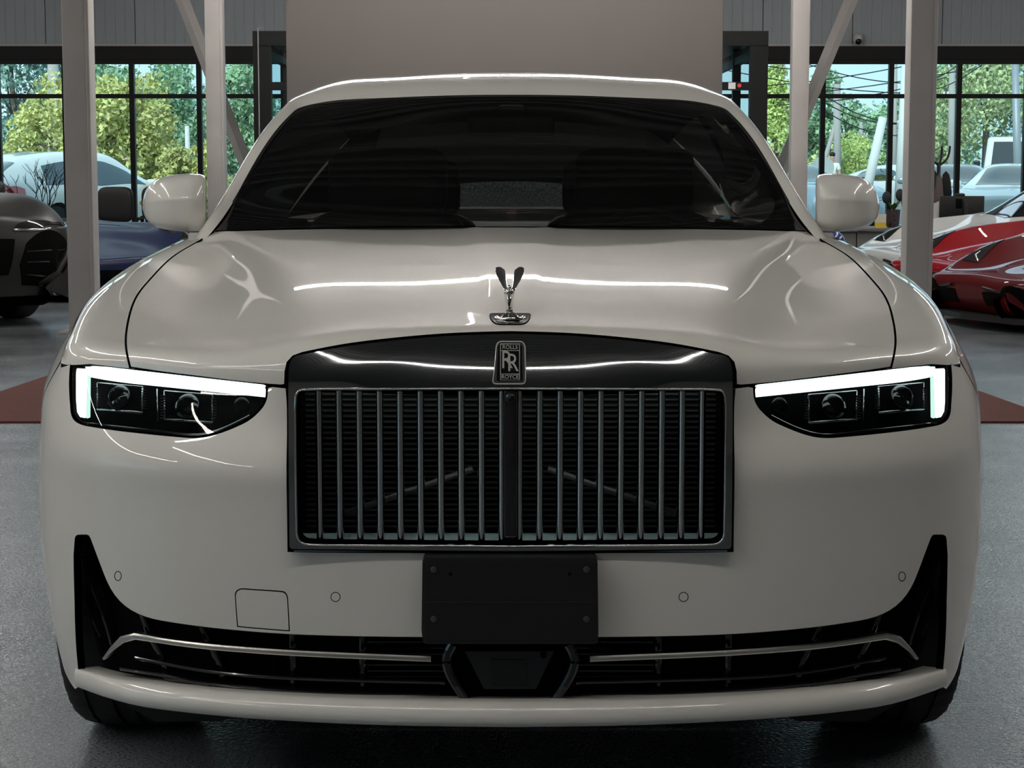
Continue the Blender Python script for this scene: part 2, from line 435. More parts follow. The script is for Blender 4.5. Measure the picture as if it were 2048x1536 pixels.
for i in range(14):
    x = XL + (XR - XL) * i / 13
    MB().box((x - .03, YB - .03, ZP + .08), (x + .03, YB + .06, ZC - .08)).build('mullion', M_dark, w4)
    if i < 13: MB().box((x + .03, YB, ZP + .08), (x + 1.97, YB + .008, ZC - .08)).build('pane', M_clear, w4)
MB().box((XL, YB - .06, ZW), (XR, YB + .12, ZH)).build('header_beam', M_hdr, back)
MB().box((XL, YB, ZH - .0), (XR, YB - .02, ZH + .03)).build('flashing', mat('flashing', (.5, .5, .49), .5), back)
for wi, (lab, xs) in enumerate((('left of the partition', [-4.44 - .955 * k for k in range(9)]), ('right of the partition', [4.42 + .965 * k for k in range(9)]))):
    w = tag(empty('window_%d' % (wi + 1), (xs[0], YB, 0)), 'tall dark framed glazing ' + lab, None, None, 'structure')
    s = -1 if wi == 0 else 1
    inner = xs[0] - s * .955
    allx = sorted([inner, inner - s * .7] + xs)
    for x in allx: MB().box((x - .035, YB - .05, 0), (x + .035, YB + .05, ZW)).build('mullion', M_dark, w)
    for x in allx[:-1]: pass
    MB().box((allx[0], YB - .045, ZT - .03), (allx[-1], YB + .045, ZT + .03)).build('transom', M_dark, w)
    MB().box((allx[0], YB - .045, 0), (allx[-1], YB + .045, .12)).build('sill_rail', M_dark, w)
    MB().box((allx[0], YB - .045, ZW - .06), (allx[-1], YB + .045, ZW)).build('head_rail', M_dark, w)
    pcache = {}
    for a, b in zip(allx[:-1], allx[1:]):
        for z0, z1 in ((.12, ZT - .03), (ZT + .03, ZW - .06)):
            MB().box((a + .035, YB - .004, z0), (b - .035, YB + .004, z1)).build('pane', M_pane, w)
MB().box((-2.8, YB - .02, 0), (2.8, YB + .1, ZW)).build('infill', M_pane, back)

# square steel columns
def column(x, y, w, label):
    c = empty('steel_column', (x, y, 0), 0, label, 'column', 'square steel columns')
    mb = MB().bbox((x - w / 2, y - w / 2, 0), (x + w / 2, y + w / 2, ZC), .012)
    mb.build('shaft', M_col, c, sharp=35)
    MB().bbox((x + w / 2 - .03, y - w / 2 - .006, 0), (x + w / 2 - .022, y - w / 2 + .01, ZC), .002).build('seam_strip', M_col, c)
    MB().box((x - w * .9, y - w * .9, 0), (x + w * .9, y + w * .9, .015)).build('base_plate', M_col, c)
column(at(162, 300, 11.5)[0], 11.5, .205, 'thick grey steel column beside the dark grey car, nearer on the left')
column(at(432, 200, 18.5)[0], 18.5, .20, 'slim grey steel column rising behind the left door mirror')
column(at(1838, 300, 11.5)[0], 11.5, .205, 'thick grey steel column in front of the red supercars')
column(at(1598, 200, 18.5)[0], 18.5, .19, 'slim grey steel column rising behind the right door mirror')
# diagonal braces near the back wall
def brace(p, q, label):
    a, b = at(*p), at(*q); d = b - a
    a = a - d * .35; b = b + d * .55
    o = MB().tube([a, b], .085, 4).build('diagonal_brace', M_col); tag(o, label, 'brace', 'diagonal steel braces')
brace((365, 0, 21.5), (488, 318, 21.5), 'slanting grey steel brace crossing the left glazing')
brace((1702, 0, 21.5), (1575, 310, 21.5), 'slanting grey steel brace crossing the right glazing')

# taupe partition behind the saloon
YP = 14.5
tag(MB().bbox((at(575, 300, YP)[0], YP, 0), (at(1443, 300, YP)[0], YP + .18, 3.3), .01).build('partition_wall', M_part, sharp=30), 'plain taupe partition standing behind the white saloon', 'partition')

# glazed entrance box behind the partition
V0 = 18.6; vx0, vx1 = at(505, 60, V0)[0], at(1537, 60, V0)[0]; vz = at(505, 62, V0)[2]
ves = empty('entrance_vestibule', (0, V0, 0), 0, 'dark framed glass entrance box behind the taupe partition', 'entrance')
for x in (vx0, vx0 + 1.25, -.05, vx1 - 1.35, vx1 - .2):
    MB().box((x, V0, 0), (x + .2, V0 + .12, vz)).build('post', M_dark, ves)
for x in (vx0, vx1 - .1):
    MB().box((x, V0 + 2.6, 0), (x + .1, V0 + 2.72, vz)).build('post', M_dark, ves)
MB().box((vx0, V0 - .01, vz - .16), (vx1, V0 + .13, vz)).build('top_rail', M_dark, ves)
MB().box((vx0, V0, vz - .05), (vx1, YB, vz)).build('roof', M_dark, ves)
zt = at(540, 172, V0)[2]
MB().box((vx0 + .2, V0 + .01, zt - .045), (vx1 - .2, V0 + .11, zt + .045)).build('transom', M_dark, ves)
MB().box((vx0 + .01, V0 + .12, vz - .25), (vx0 + .09, YB, vz - .16)).build('side_rail', M_dark, ves)
MB().box((vx1 - .09, V0 + .12, vz - .25), (vx1 - .01, YB, vz - .16)).build('side_rail', M_dark, ves)
for a, b in ((vx0 + .2, vx0 + 1.25), (vx1 - 1.15, vx1 - .2)):
    MB().box((a, V0 + .05, zt + .045), (b, V0 + .06, vz - .16)).build('pane', M_pane, ves)
    MB().box((a, V0 + .05, .1), (b, V0 + .06, zt - .045)).build('pane', M_pane, ves)
    MB().box((a + .25, V0 + .07, .1), (a + .31, V0 + .1, zt)).build('door_stile', M_dark, ves)
    MB().box((a, V0 + .03, 0), (b, V0 + .09, .1)).build('bottom_rail', M_dark, ves)
# stickers on the transom
a, b = at(1457, 165, V0), at(1471, 178, V0)
MB().box((a[0], V0 + .004, b[2]), (b[0], V0 + .012, a[2])).build('sticker', mat('white_sticker', (.75, .75, .75), .6), ves)['label'] = 'small white sticker'
c = at(1479, 171, V0)
MB().lathe([(.022, -.004), (.022, .004)], 20, 'y', (c[0], V0 + .006, c[2])).build('sticker', mat('red_sticker', (.7, .05, .05), .6), ves)['label'] = 'small round red sticker'
# conduit beside the entrance box
pc = [at(517, 62, V0 - .1), at(517, 62, V0 - .1)]
x = at(517, 62, V0)[0]
tag(MB().tube([(x, V0 - .05, 0), (x, V0 - .05, vz + .02), (x + .015, V0 - .05, vz + .03), (x + .05, V0 - .05, vz + .035)], .007, 8).build('wall_conduit', mat('light_grey_plastic', (.32, .32, .32), .5), sharp=40), 'thin pale conduit running up the left side of the entrance box', 'pipe')

# dome camera on the back wall
c = at(1716, 78, YB - .1)
cc = empty('security_camera', tuple(c), 0, 'small white dome camera above the right glazing', 'camera')
MB().ellipsoid((c[0], c[1], c[2]), (.075, .08, .085), 20, 12).build('housing', mat('white_plastic', (.6, .6, .6), .4), cc, True)
MB().ellipsoid((c[0], c[1] - .03, c[2] - .03), (.05, .06, .05), 20, 12).build('dome', mat('black_gloss', (.01, .01, .01), .08), cc, True)
MB().lathe([(.06, 0), (.06, .1)], 20, 'y', (c[0], c[1], c[2] + .03)).build('mount', MATS['white_plastic'], cc, sharp=40)

# red carpet on the floor behind the car
rp = [atz(-900, 846, 0), atz(2950, 848, 0), atz(2300, 907 - 3, 0)]
pa, pb = atz(0, 846, 0), atz(2048, 848, 0)
pts = [(-7.0, pa[1]), (7.0, pa[1]), (7.0, pa[1] + .02)]
q = [atz(0, 786, 0), atz(106, 750, 0), atz(1945, 780, 0), atz(2048, 817, 0)]
d1 = (q[1] - q[0]) / (q[1][0] - q[0][0]); d2 = (q[2] - q[3]) / (q[2][0] - q[3][0])
xl = q[0][0] - (q[0][1] - pa[1]) / d1[1]; xr = q[3][0] + (q[3][1] - pa[1]) / -d2[1]
yy = min(q[1][1] + .35, 9.9)
poly = [(xl, pa[1], .003), (xr, pa[1], .003), (q[2][0] - (q[2][0] - 0) * .55, q[2][1] + .42, .003), (q[1][0] * .45, q[1][1] + .35, .003)]
poly = [(xl, pa[1], 0.0), (xr, pa[1], 0.0), tuple(q[3]), tuple(q[2]), (q[2][0] * .2, q[2][1] + .3, 0), tuple(q[1]), tuple(q[0])]
poly = [(p[0], p[1], .001) for p in poly]
tag(MB().prism(poly, (0, 0, .008)).build('red_carpet', M_red), 'flat red carpet on the concrete behind the white saloon', 'carpet')

# linear ceiling lights
M_led = emis('led_diffuser', (1.0, .955, .89), 50.0); M_led2 = emis('led_diffuser_dim', (1.0, .955, .89), 34.0)
M_alu = mat('white_light_housing', (.6, .6, .6), .4)
def strip(x0, y0, x1, y1, z, label, lm=None, w=.025, t=.035):
    a, b = np.array([x0, y0, z]), np.array([x1, y1, z]); d = b - a; L = np.linalg.norm(d); d = d / L
    e = empty('linear_light', tuple((a + b) / 2), math.atan2(d[1], d[0]), label, 'ceiling light', 'linear ceiling lights')
    MB().box((-L / 2, -w - .01, 0), (L / 2, w + .01, .06)).build('housing', M_alu, e, local=True)
    MB().box((-L / 2, -w, -t), (L / 2, w, -.001)).build('diffuser', lm or M_led, e, local=True)
    for s in (-1, 1):
        MB().tube([(s * L * .35, 0, .06), (s * L * .35, 0, ZC - z)], .006, 6).build('hanger', M_alu, e, local=True)
ZL = 4.55
strip(-2.7, 16.4, 2.7, 16.4, ZL, 'long ceiling light across the hall behind the taupe partition', None, .05, .06)
strip(-2.7, 12.4, 2.7, 12.4, ZL, 'long ceiling light across the hall in front of the taupe partition', None, .05, .07)
strip(-.4, 9.4, -.4, 12.2, ZL, 'short ceiling light running lengthwise behind the saloon', None, .015, .02)
strip(-5.0, -2.6, 2.4, -2.6, ZL, 'long ceiling light across the hall above the viewer', M_led2)
strip(-5.5, -8.0, -5.5, -3.0, ZL, 'long ceiling light added out of view on the near left to brighten that side', M_led2)  # added lamp behind the viewer, lifts the left of the bumper
strip(-8.5, -6.0, -8.5, 3.0, ZL, 'long ceiling light added out of view at the far left front to brighten that side', M_led2)  # second added lamp out of view, more light from the front left
strip(-4.2, -1.0, -4.2, 5.0, ZL, 'long ceiling light running lengthwise left of the saloon')
strip(4.2, 0, 4.2, 5.0, ZL, 'long ceiling light running lengthwise right of the saloon')
strip(-6.0, 10.0, -6.0, 20.0, ZL, 'long ceiling light running lengthwise above the dark grey car', M_led2)
strip(6.0, 10.0, 6.0, 20.0, ZL, 'long ceiling light running lengthwise above the supercars', M_led2)
strip(-9.5, 5.0, -9.5, 20.0, ZL, 'long ceiling light running lengthwise by the left wall')
strip(9.5, 5.0, 9.5, 20.0, ZL, 'long ceiling light running lengthwise by the right wall')
# ------------------------------------------------------------------ the white saloon
M_paint = mat('white_car_paint', (.86, .84, .79), .35, coat=1.0, coat_rough=.02, spec=.5)
M_chrome = mat('polished_chrome', (.78, .77, .75), .05, 1.0)
M_dchrome = mat('polished_dark_steel', (.30, .31, .32), .07, 1.0)
M_satin = mat('satin_steel', (.62, .60, .56), .25, 1.0)
M_black = mat('black_plastic', (.008, .008, .009), .45)
M_gloss = mat('piano_black', (.006, .006, .008), .12, coat=.5)
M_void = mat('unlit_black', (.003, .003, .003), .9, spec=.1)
M_rub = mat('tyre_rubber', (.014, .014, .014), .75, bump=.2, bscale=120)
M_plate = mat('black_plate_holder', (.010, .010, .011), .55, bump=.1, bscale=400)
M_wind = glass('windscreen_glass', (.36, .38, .37), 1.45)
M_lens = glass('headlamp_lens', (.75, .8, .8), 1.4)
M_sideg = glass('privacy_glass', (.05, .055, .06), 1.5)
M_drl = emis('daytime_light', (.86, 1.0, .96), 2.6)
M_drl2 = emis('daytime_light_core', (.62, .95, .82), 1.2)

car = empty('saloon_car', (0, 2.75, 0), 0, 'white luxury saloon with a tall chrome grille, facing the viewer', 'car')
CC = 1021.0
def mu(P): return [(2 * CC - p[0],) + tuple(p[1:]) for p in P]

# lower body: front face, corners, sides and tail, as one smooth wrap
half = [  # x, y at mid height ; top row x, y, z
 (0, .000, 0, .055, .875), (.2, .003, .2, .057, .875), (.40, .020, .40, .065, .875), (.55, .052, .55, .107, .878),
 (.68, .100, .68, .172, .881), (.78, .155, .765, .228, .884), (.85, .222, .832, .270, .885), (.908, .305, .874, .318, .886),
 (.952, .40, .897, .395, .898), (.979, .50, .905, .49, .924), (.993, .62, .918, .62, .951), (.995, .95, .936, .93, .995), (.990, 1.45, .938, 1.45, 1.036),
 (.988, 2.2, .93, 2.2, 1.062), (.988, 3.2, .925, 3.2, 1.075), (.985, 4.2, .91, 4.2, 1.07), (.955, 4.9, .86, 4.85, 1.05), (.86, 5.32, .76, 5.22, 1.03), (.6, 5.49, .52, 5.38, 1.01), (0, 5.53, 0, 5.42, 1.0)]
rows = [(.235, .030, -.050), (.31, .008, -.030), (.43, -.006, -.008), (.57, -.011, 0), (.675, -.016, -.002), (.720, -.017, -.006), (.733, -.013, -.008), (.79, .016, -.016)]
G = []
for z, dy, dx in rows:
    r = []
    for x, y, xt, yt, zt in half:
        w = smooth((y - .15) / .35)                      # 0 front, 1 side
        zz = z if z < .67 else z + (zt - .875) * (z - .67) / .21
        ny = 1 if y < 3 else -1
        f = x / .99
        r.append((x + dx * f * (w * .8 + .2), y + dy * (1 - w) * ny, zz))
    G.append(r)
G.append([(xt, yt, zt) for *_, xt, yt, zt in half])
G = np.array(G); G = np.concatenate([mirx(G[:, :0:-1]), G], 1)
F_ = Surf(G)
c = F_.near([(0, -.01, .6)])[0]; F_.flip = -1 if F_.nrm(c)[0][1] > 0 else 1

# upper body: hood and wings
cols = [
 [(0, .055, .875), (0, .058, .915), (0, .085, .953), (0, .16, .974), (0, .35, .996), (0, .65, 1.027), (0, .95, 1.055), (0, 1.25, 1.083), (0, 1.64, 1.119)],
 [(.2, .057, .875), (.2, .060, .912), (.2, .087, .949), (.205, .16, .969), (.21, .35, .991), (.225, .65, 1.021), (.245, .95, 1.048), (.27, 1.25, 1.076), (.30, 1.645, 1.111)],
 [(.37, .062, .875), (.372, .066, .907), (.378, .092, .936), (.392, .165, .952), (.43, .35, .975), (.49, .65, 1.003), (.555, .95, 1.026), (.63, 1.25, 1.052), (.735, 1.72, 1.103)],
 [(.41, .068, .875), (.412, .073, .903), (.42, .098, .929), (.437, .17, .943), (.477, .36, .965), (.54, .66, .991), (.608, .96, 1.013), (.68, 1.26, 1.041), (.78, 1.79, 1.098)],
 [(.46, .080, .876), (.463, .085, .902), (.47, .11, .923), (.487, .18, .934), (.527, .37, .955), (.588, .67, .981), (.653, .97, 1.003), (.72, 1.27, 1.032), (.812, 1.84, 1.091)],
 [(.60, .128, .879), (.602, .134, .902), (.608, .160, .919), (.62, .225, .929), (.65, .41, .950), (.695, .70, .977), (.74, .99, 1.001), (.78, 1.28, 1.029), (.832, 1.87, 1.085)],
 [(.734, .209, .883), (.738, .216, .905), (.745, .245, .921), (.757, .31, .932), (.785, .50, .962), (.812, .78, .994), (.828, 1.05, 1.018), (.838, 1.33, 1.042), (.846, 1.88, 1.081)],
 [(.825, .265, .885), (.83, .28, .906), (.838, .312, .921), (.848, .38, .936), (.868, .57, .968), (.885, .84, 1.001), (.890, 1.1, 1.025), (.892, 1.38, 1.046), (.888, 1.84, 1.073)],
 [(.872, .315, .886), (.876, .335, .902), (.882, .37, .915), (.89, .44, .931), (.908, .62, .963), (.92, .88, .997), (.922, 1.14, 1.021), (.924, 1.41, 1.040), (.918, 1.89, 1.066)],
 [(.894, .36, .887), (.8965, .385, .896), (.9, .42, .909), (.905, .49, .924), (.921, .66, .957), (.935, .92, .993), (.937, 1.17, 1.017), (.938, 1.44, 1.035), (.934, 1.95, 1.054)]]
G = np.array(cols).transpose(1, 0, 2)
G[:, :, 2] += np.array([0, .001, .003, .006, .012, .019, .021, .016, 0])[:, None] * np.array([1, 1, .95, .85, .7, .35, .08, 0, 0, 0])[None]
G = np.concatenate([mirx(G[:, :0:-1]), G], 1)
T_ = Surf(G)
def spine(P):
    P = P.copy(); x = abs(P[:, 0]); y = P[:, 1]
    e = .052 + .055 * np.clip((y - .25) / 1.3, -.3, 1.2)
    w = smooth((e + .018 - x) / .036) * smooth((y - .16) / .25)
    P[:, 2] += .0035 * w
    return P
T_.post = spine
c = T_.near([(0, .9, 1.05)])[0]; T_.flip = -1 if T_.nrm(c)[0][2] < 0 else 1

# ---- hood
hl = curve([(262, 733), (254, 690), (259, 640), (276, 592), (303, 558), (346, 515), (393, 486)], 30)
gr_top = curve([(1021, 662), (900, 666), (780, 676), (680, 689), (604, 704)], 24)
hood_l = [tuple(p) for p in gr_top] + [(585, 711), (573, 724), (569, 742), (568, 768)] + [tuple(p) for p in curve([(560, 769), (500, 764), (400, 752), (300, 739), (262, 733)], 16)][:-1] + [tuple(p) for p in hl] + [(415, 474), (430, 464)]
pl = T_.px(hood_l)
rear = T_.px(curve([(430, 464), (520, 461), (620, 459), (760, 457), (1021, 455)], 14)); rear[-1][0] = T_.U / 2
loop = np.concatenate([pl, rear[1:]])
loop = np.concatenate([loop, T_.mir(loop)[1:-1]])
panel('hood', T_, loop, (), M_paint, car, .016)
# ---- wings
for s in (1, -1):
    a = T_.px([(p[0] - 4.5, p[1]) for p in hl])
    e = np.concatenate([a, [[a[-1][0] + .02, T_.V * .995]], [[.0, T_.V * .995]], [[0, .012]], T_.px([(122, 726), (180, 728), (258, 737)])])
    if s < 0: e = T_.mir(e)
    w = panel('front_wing', T_, e, (), M_paint, car, .016)
# ---- lower body panels behind the bumper
def fp(pts): return F_.near(pts)
def side(y0, z0, dy=0): pass
arch_c, arch_z, arch_r = .92, .375, .405
def arch(cy, a0, a1, n=26, r=arch_r):
    return [(cy + r * math.cos(t), arch_z + r * math.sin(t)) for t in np.linspace(a0, a1, n)]
def sidepts(yz, s):
    P = np.array([(s * .97, y, z) for y, z in yz])
    for it in range(5): q = fp(P); P[:, 0] = F_.ev(q)[:, 0]
    return q
def top_at(y):
    t = np.array([(h[3], h[4]) for h in half]); return float(np.interp(y, t[6:, 0], t[6:, 1]))
shut = [(.372, .884), (.40, .85), (.455, .78), (.53, .70), (.585, .60)]
for s in (1, -1):
    ar = arch(arch_c, math.radians(143), math.radians(-14), 26)
    yz = [(.592, .612)] + ar + [(1.40, .25), (1.40, .7), (1.40, top_at(1.4) - .002)] + [(y, top_at(y) - .002) for y in np.linspace(1.3, .42, 12)] + [(.384, .886)] + [(y + .004, z) for y, z in shut[1:]]
    panel('wing_side', F_, sidepts(yz, s), (), M_paint, car, .02)
    for nm, y0, y1 in (('front_door', 1.41, 2.72), ('rear_door', 2.73, 3.78)):
        yz = [(y0, .25), (y1, .25), (y1, .7), (y1, top_at(y1))] + [(y, top_at(y)) for y in np.linspace(y1, y0, 8)[1:]]
        panel(nm, F_, sidepts(yz, s), (), M_paint, car, .03)
    ar = arch(4.215, math.radians(194), math.radians(-14), 26)
    yz = [(3.79, .25)] + ar + [(4.75, .25), (4.75, .7), (4.75, top_at(4.75))] + [(y, top_at(y)) for y in np.linspace(4.75, 3.79, 8)[1:]]
    panel('rear_quarter', F_, sidepts(yz, s), (), M_paint, car, .03)
    zr = [(.985, 4.76, .25), (.95, 5.0, .25), (.6, 5.5, .25), (0.02, 5.53, .25), (0.02, 5.53, .6), (.02, 5.42, .98), (.52, 5.38, .99), (.76, 5.22, 1.01), (.87, 4.76, 1.04)]
    panel('rear_bumper', F_, fp([(s * x, y, z) for x, y, z in zr]), (), M_paint, car, .04)
# ---- headlamp outline (photo left)
HL = rpoly([(146, 731, 4), (250, 739), (400, 757), (531, 772, 10), (529, 806, 22), (496, 838, 20), (440, 862, 30), (398, 872, 30), (340, 868), (165, 846, 18), (146, 830, 22)])
HLo = rpoly([(140, 729), (250, 736), (400, 753), (537, 769, 10), (534, 808, 22), (500, 842, 20), (443, 867, 30), (398, 878, 30), (340, 873), (160, 851, 22), (140, 834, 24)])
# ---- bumper
IN_TOP = [(845, 1274), (700, 1272), (580, 1268), (450, 1258), (340, 1244), (285, 1231), (245, 1207), (222, 1178), (205, 1140), (190, 1100), (181, 1076)]
it = curve(IN_TOP, 50)
bl = [(1021, 1274)] + [tuple(p) for p in it] + [tuple(p) for p in rpoly([(181, 1076), (177, 1069, 5), (150, 1069, 9), (147, 1110), (149, 1200), (152, 1290), (156, 1336)], False)[1:]]
bl += [(156, 1375), (150, 1378)]
pb = list(F_.px(bl))
sd = [(-.925, .36, .262), (-.945, .44, .262), (-.957, .55, .27)]
sd = [( -.93, .37, .258), (-.95, .46, .262)]
pb += list(fp(sd))
pb += list(sidepts(arch(arch_c, math.radians(197), math.radians(146), 10) + [(y - .004, z) for y, z in shut[::-1]], -1))
top = [(121, 734), (138, 734)] + [tuple(p) for p in HLo[::-1][:-1]][:0]
# headlamp cut: outer top corner, down, along the bottom, up to inner top corner
n = len(HLo)
i0 = 0
cut = [tuple(HLo[0])] + [tuple(p) for p in HLo[::-1]]
j = min(range(len(cut)), key=lambda k: (cut[k][0] - 540) ** 2 + (cut[k][1] - 776) ** 2)
cut = cut[:j + 1]
pb += list(F_.px([(122, 735)] + cut + [(545, 774), (571, 777), (573, 800), (573, 950), (575, 1104), (800, 1106), (1021, 1107)]))
pb = np.array(pb)
loop = np.concatenate([pb, F_.mir(pb)[1:-1]])
# sensors, cover
def circ(u, v, ru, rv, n=24): return [(u + ru * math.cos(2 * math.pi * k / n), v + rv * math.sin(2 * math.pi * k / n)) for k in range(n)]
SENS = [(671, 1194, 10, 10), (1367, 1194, 10, 10), (236, 1152, 7.5, 10), (1804, 1153, 7.5, 10)]
TOW = rpoly([(469, 1184, 9), (480, 1176, 6), (570, 1182, 9), (576, 1192, 6), (580, 1263, 2), (474, 1254, 2)])
holes = [F_.px(circ(*s)) for s in SENS] + [F_.px(TOW)]
panel('front_bumper', F_, loop, holes, M_paint, car, .016, hole_flange=.01)
for u, v, a, b in SENS:
    panel('parking_sensor', F_, F_.px(circ(u, v, a - 1.6, b - 1.6)), (), M_paint, car, .006, flange=.008, edge=.0008)
panel('tow_eye_cover', F_, F_.px(rpoly([(471, 1186, 9), (481, 1178.5, 6), (568, 1184.5, 9), (574, 1193, 6), (577.5, 1260.5, 2), (476, 1252, 2)])), (), M_paint, car, .012, flange=.01, edge=.001)
# black sheets added behind the panels to stop light leaking through the gaps
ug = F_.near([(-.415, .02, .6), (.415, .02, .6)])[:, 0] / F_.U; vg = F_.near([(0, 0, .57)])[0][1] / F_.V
sheet('body_light_block', F_, M_void, car, 80, 30, -.075, .12, ug[0], .02, .97)
sheet('body_light_block', F_, M_void, car, 80, 30, -.075, ug[1], .88, .02, .97)
sheet('body_light_block', F_, M_void, car, 50, 12, -.075, ug[0], ug[1], .02, vg)
sheet('hood_light_block', T_, M_void, car, 60, 30, -.03, .03, .97, .06, .98)

# ---- lower lip
lip = [atz(u, v, .27) for u, v in curve([(153, 1356), (200, 1371), (300, 1391), (420, 1405), (600, 1418), (800, 1426), (1021, 1429)], 30)]
lip = lip + [mirx(p) for p in lip[::-1][1:]]
lp = []
prof = [(.0, .026), (-.012, .024), (-.022, .015), (-.027, .004), (-.026, -.008), (-.018, -.018), (-.004, -.023), (.03, -.024), (.05, -.02), (.05, .02)]
V = []; n = len(prof); L = np.array(lip)
for i, p in enumerate(L):
    t = L[min(i + 1, len(L) - 1)] - L[max(i - 1, 0)]; nb = np.array([-t[1], t[0], 0]); nb /= np.linalg.norm(nb)
    k = min(1, .75 + .5 * min(i, len(L) - 1 - i) / 10)
    k2 = smooth(min(i, len(L) - 1 - i) / 5) * .8 + .2
    for a, b in prof: V.append(p + nb * (a * k2 if a < 0 else a) + np.array([0, 0, b * k]))
m_ = len(L)
F = [(i * n + k, i * n + (k + 1) % n, (i + 1) * n + (k + 1) % n, (i + 1) * n + k) for i in range(m_ - 1) for k in range(n)] + [tuple(range(n)), tuple(range((m_ - 1) * n, m_ * n))]
obj('bumper_lip', V, F, M_paint, car, sharp=50)
# under tray and air deflectors
MB().box((-.64, .75, .17), (.64, 4.9, .235)).build('under_tray', M_void, car)
for s in (1, -1):
    MB().prism([(s * .56, .45, .14), (s * .60, .45, .125), (s * .74, .45, .125), (s * .80, .45, .16), (s * .82, .45, .36), (s * .40, .45, .36), (s * .40, .45, .24)], (0, .03, 0)).build('air_deflector', M_black, car)
    MB().bbox((s * .66, .45, .25), (s * .70, 1.45, .9), .01).build('wheel_housing', M_void, car)

# ---- lower intake: slats, chrome blades, radar
INO = [tuple(p) for p in it] + [(150, 1069), (156, 1336), (300, 1372), (600, 1402), (1021, 1412)]
def ribbon(pix, half_h, depth, off, m, name, parent, S=F_):
    """thin bar that follows the bumper"""
    P = S.wpx(curve(pix, 26), off); N = S.nrm(S.px(curve(pix, 26), off))
    V = []; m_ = len(P); pr = [(-half_h, 0), (0, .6 * half_h), (half_h, 0), (half_h, -depth), (-half_h, -depth)]
    hh = half_h if hasattr(half_h, '__len__') else [half_h] * m_
    for i in range(m_):
        t = P[min(i + 1, m_ - 1)] - P[max(i - 1, 0)]; t /= np.linalg.norm(t); u = np.cross(t, N[i]); u /= np.linalg.norm(u)
        if u[2] < 0: u = -u
        for a, b in ((-1, 0), (-.5, .35), (.5, .35), (1, 0), (1, -1), (-1, -1)):
            V.append(P[i] + u * a * hh[i] + N[i] * (b * hh[i] if b > 0 else b * depth))
    n = 6
    F = [(i * n + k, i * n + (k + 1) % n, (i + 1) * n + (k + 1) % n, (i + 1) * n + k) for i in range(m_ - 1) for k in range(n)] + [tuple(range(n)), tuple(range((m_ - 1) * n, m_ * n))]
    return obj(name, V, F, m, parent, sharp=30)
intake = MB().bbox((-.45, .09, .25), (.45, .11, .45), .01).build('lower_intake', M_void, car)
for s in (1, -1):
    fx = (lambda P: P) if s > 0 else mu
    ribbon(fx([(206, 1318), (226, 1295), (243, 1280), (262, 1273), (285, 1275), (360, 1287), (480, 1299), (620, 1308), (760, 1314), (862, 1318)]), np.interp(np.linspace(0, 1, 26), [0, .03, .08, .2, 1], [.0025, .004, .007, .0055, .0055]), .012, -.012, M_satin, 'chrome_blade', intake)
    for pix in ([(270, 1316), (420, 1344), (600, 1358), (890, 1366)], [(240, 1338), (330, 1352), (420, 1372)], [(330, 1358), (600, 1384), (880, 1392)]):
        ribbon(fx(pix), .0035, .02, -.03, M_gloss, 'slat', intake)
    for pix in ([(162, 1112), (180, 1170), (215, 1262), (222, 1290)], [(170, 1188), (182, 1235), (200, 1275)]):
        ribbon(fx(pix), .004, .02, -.035, M_gloss, 'slat', intake)
    for u in (300, 412, 585, 725):
        dv = (700 - u) * .06
        ribbon(fx([(u - 20 * (u < 500), 1236 - dv * .6), (u, 1290 - dv * .7), (u + 22 * (u < 500), 1330 - dv * .6), (u + 34 * (u < 500), 1385 - dv)]), .006, .02, -.045, M_gloss, 'rib', intake)
    for v in (1284, 1296, 1308, 1330, 1342, 1354):
        ribbon(fx([(735, v), (800, v), (890, v)]), .002, .01, -.04, M_gloss, 'fin', intake)
    ribbon(fx([(905, 1290), (893, 1318), (905, 1360), (932, 1402)]), .008, .03, -.01, M_gloss, 'bracket', intake)
P = [at(u, v, .015) for u, v in ((930, 1303), (1108, 1303), (1072, 1378), (968, 1378))]
rd = MB().prism(P, (0, .03, 0)).build('radar_cover', mat('radar_plastic', (.02, .021, .025), .35), intake)
P = [at(u, v, .012) for u, v in ((984, 1320), (1055, 1320), (1055, 1372), (984, 1372))]
MB().prism(P, (0, .01, 0)).build('radar_window', mat('radar_window', (.014, .014, .016), .25), intake)
MB().lathe([(.006, -.003), (.006, .003)], 16, 'y', at(1087, 1310, .013)).build('radar_bolt', M_void, intake)

# ---- plate holder
ph = [at(u, v, -.055) for u, v in rpoly([(845, 1115, 10), (1195, 1115, 10), (1197, 1260), (1196, 1288, 10), (846, 1288, 10), (843, 1260)])]
plate = MB().prism([p for p in ph], (0, .05, 0)).build('plate_holder', M_plate, car)
ins = [at(u, v, -.0565) for u, v in rpoly([(851, 1122, 8), (1190, 1122, 8), (1191, 1282, 8), (851, 1282, 8)])]
MB().prism(ins, (0, .004, 0)).build('plate_face', mat('plate_face_plastic', (.006, .006, .0065), .5, bump=.1, bscale=300), plate)
a, b = at(852, 1203, -.058), at(1188, 1206, -.058)
MB().box((a[0], -.0575, b[2]), (b[0], -.05, a[2])).build('ridge', mat('ridge_plastic', (.02, .02, .02), .4), plate)
for u in (867.5, 1173):
    for v in (1139, 1238):
        c = at(u, v, -.0575)
        MB().lathe([(.0035, -.003), (.0058, -.002), (.0062, .003)], 18, 'y', c).build('screw', mat('dull_screw', (.12, .12, .12), .4, .8), plate, sharp=40)
for u, v in ((901, 1148), (1139, 1148)):
    MB().lathe([(.0035, -.001), (.0035, .001)], 12, 'y', at(u, v, -.0568)).build('hole', M_void, plate)

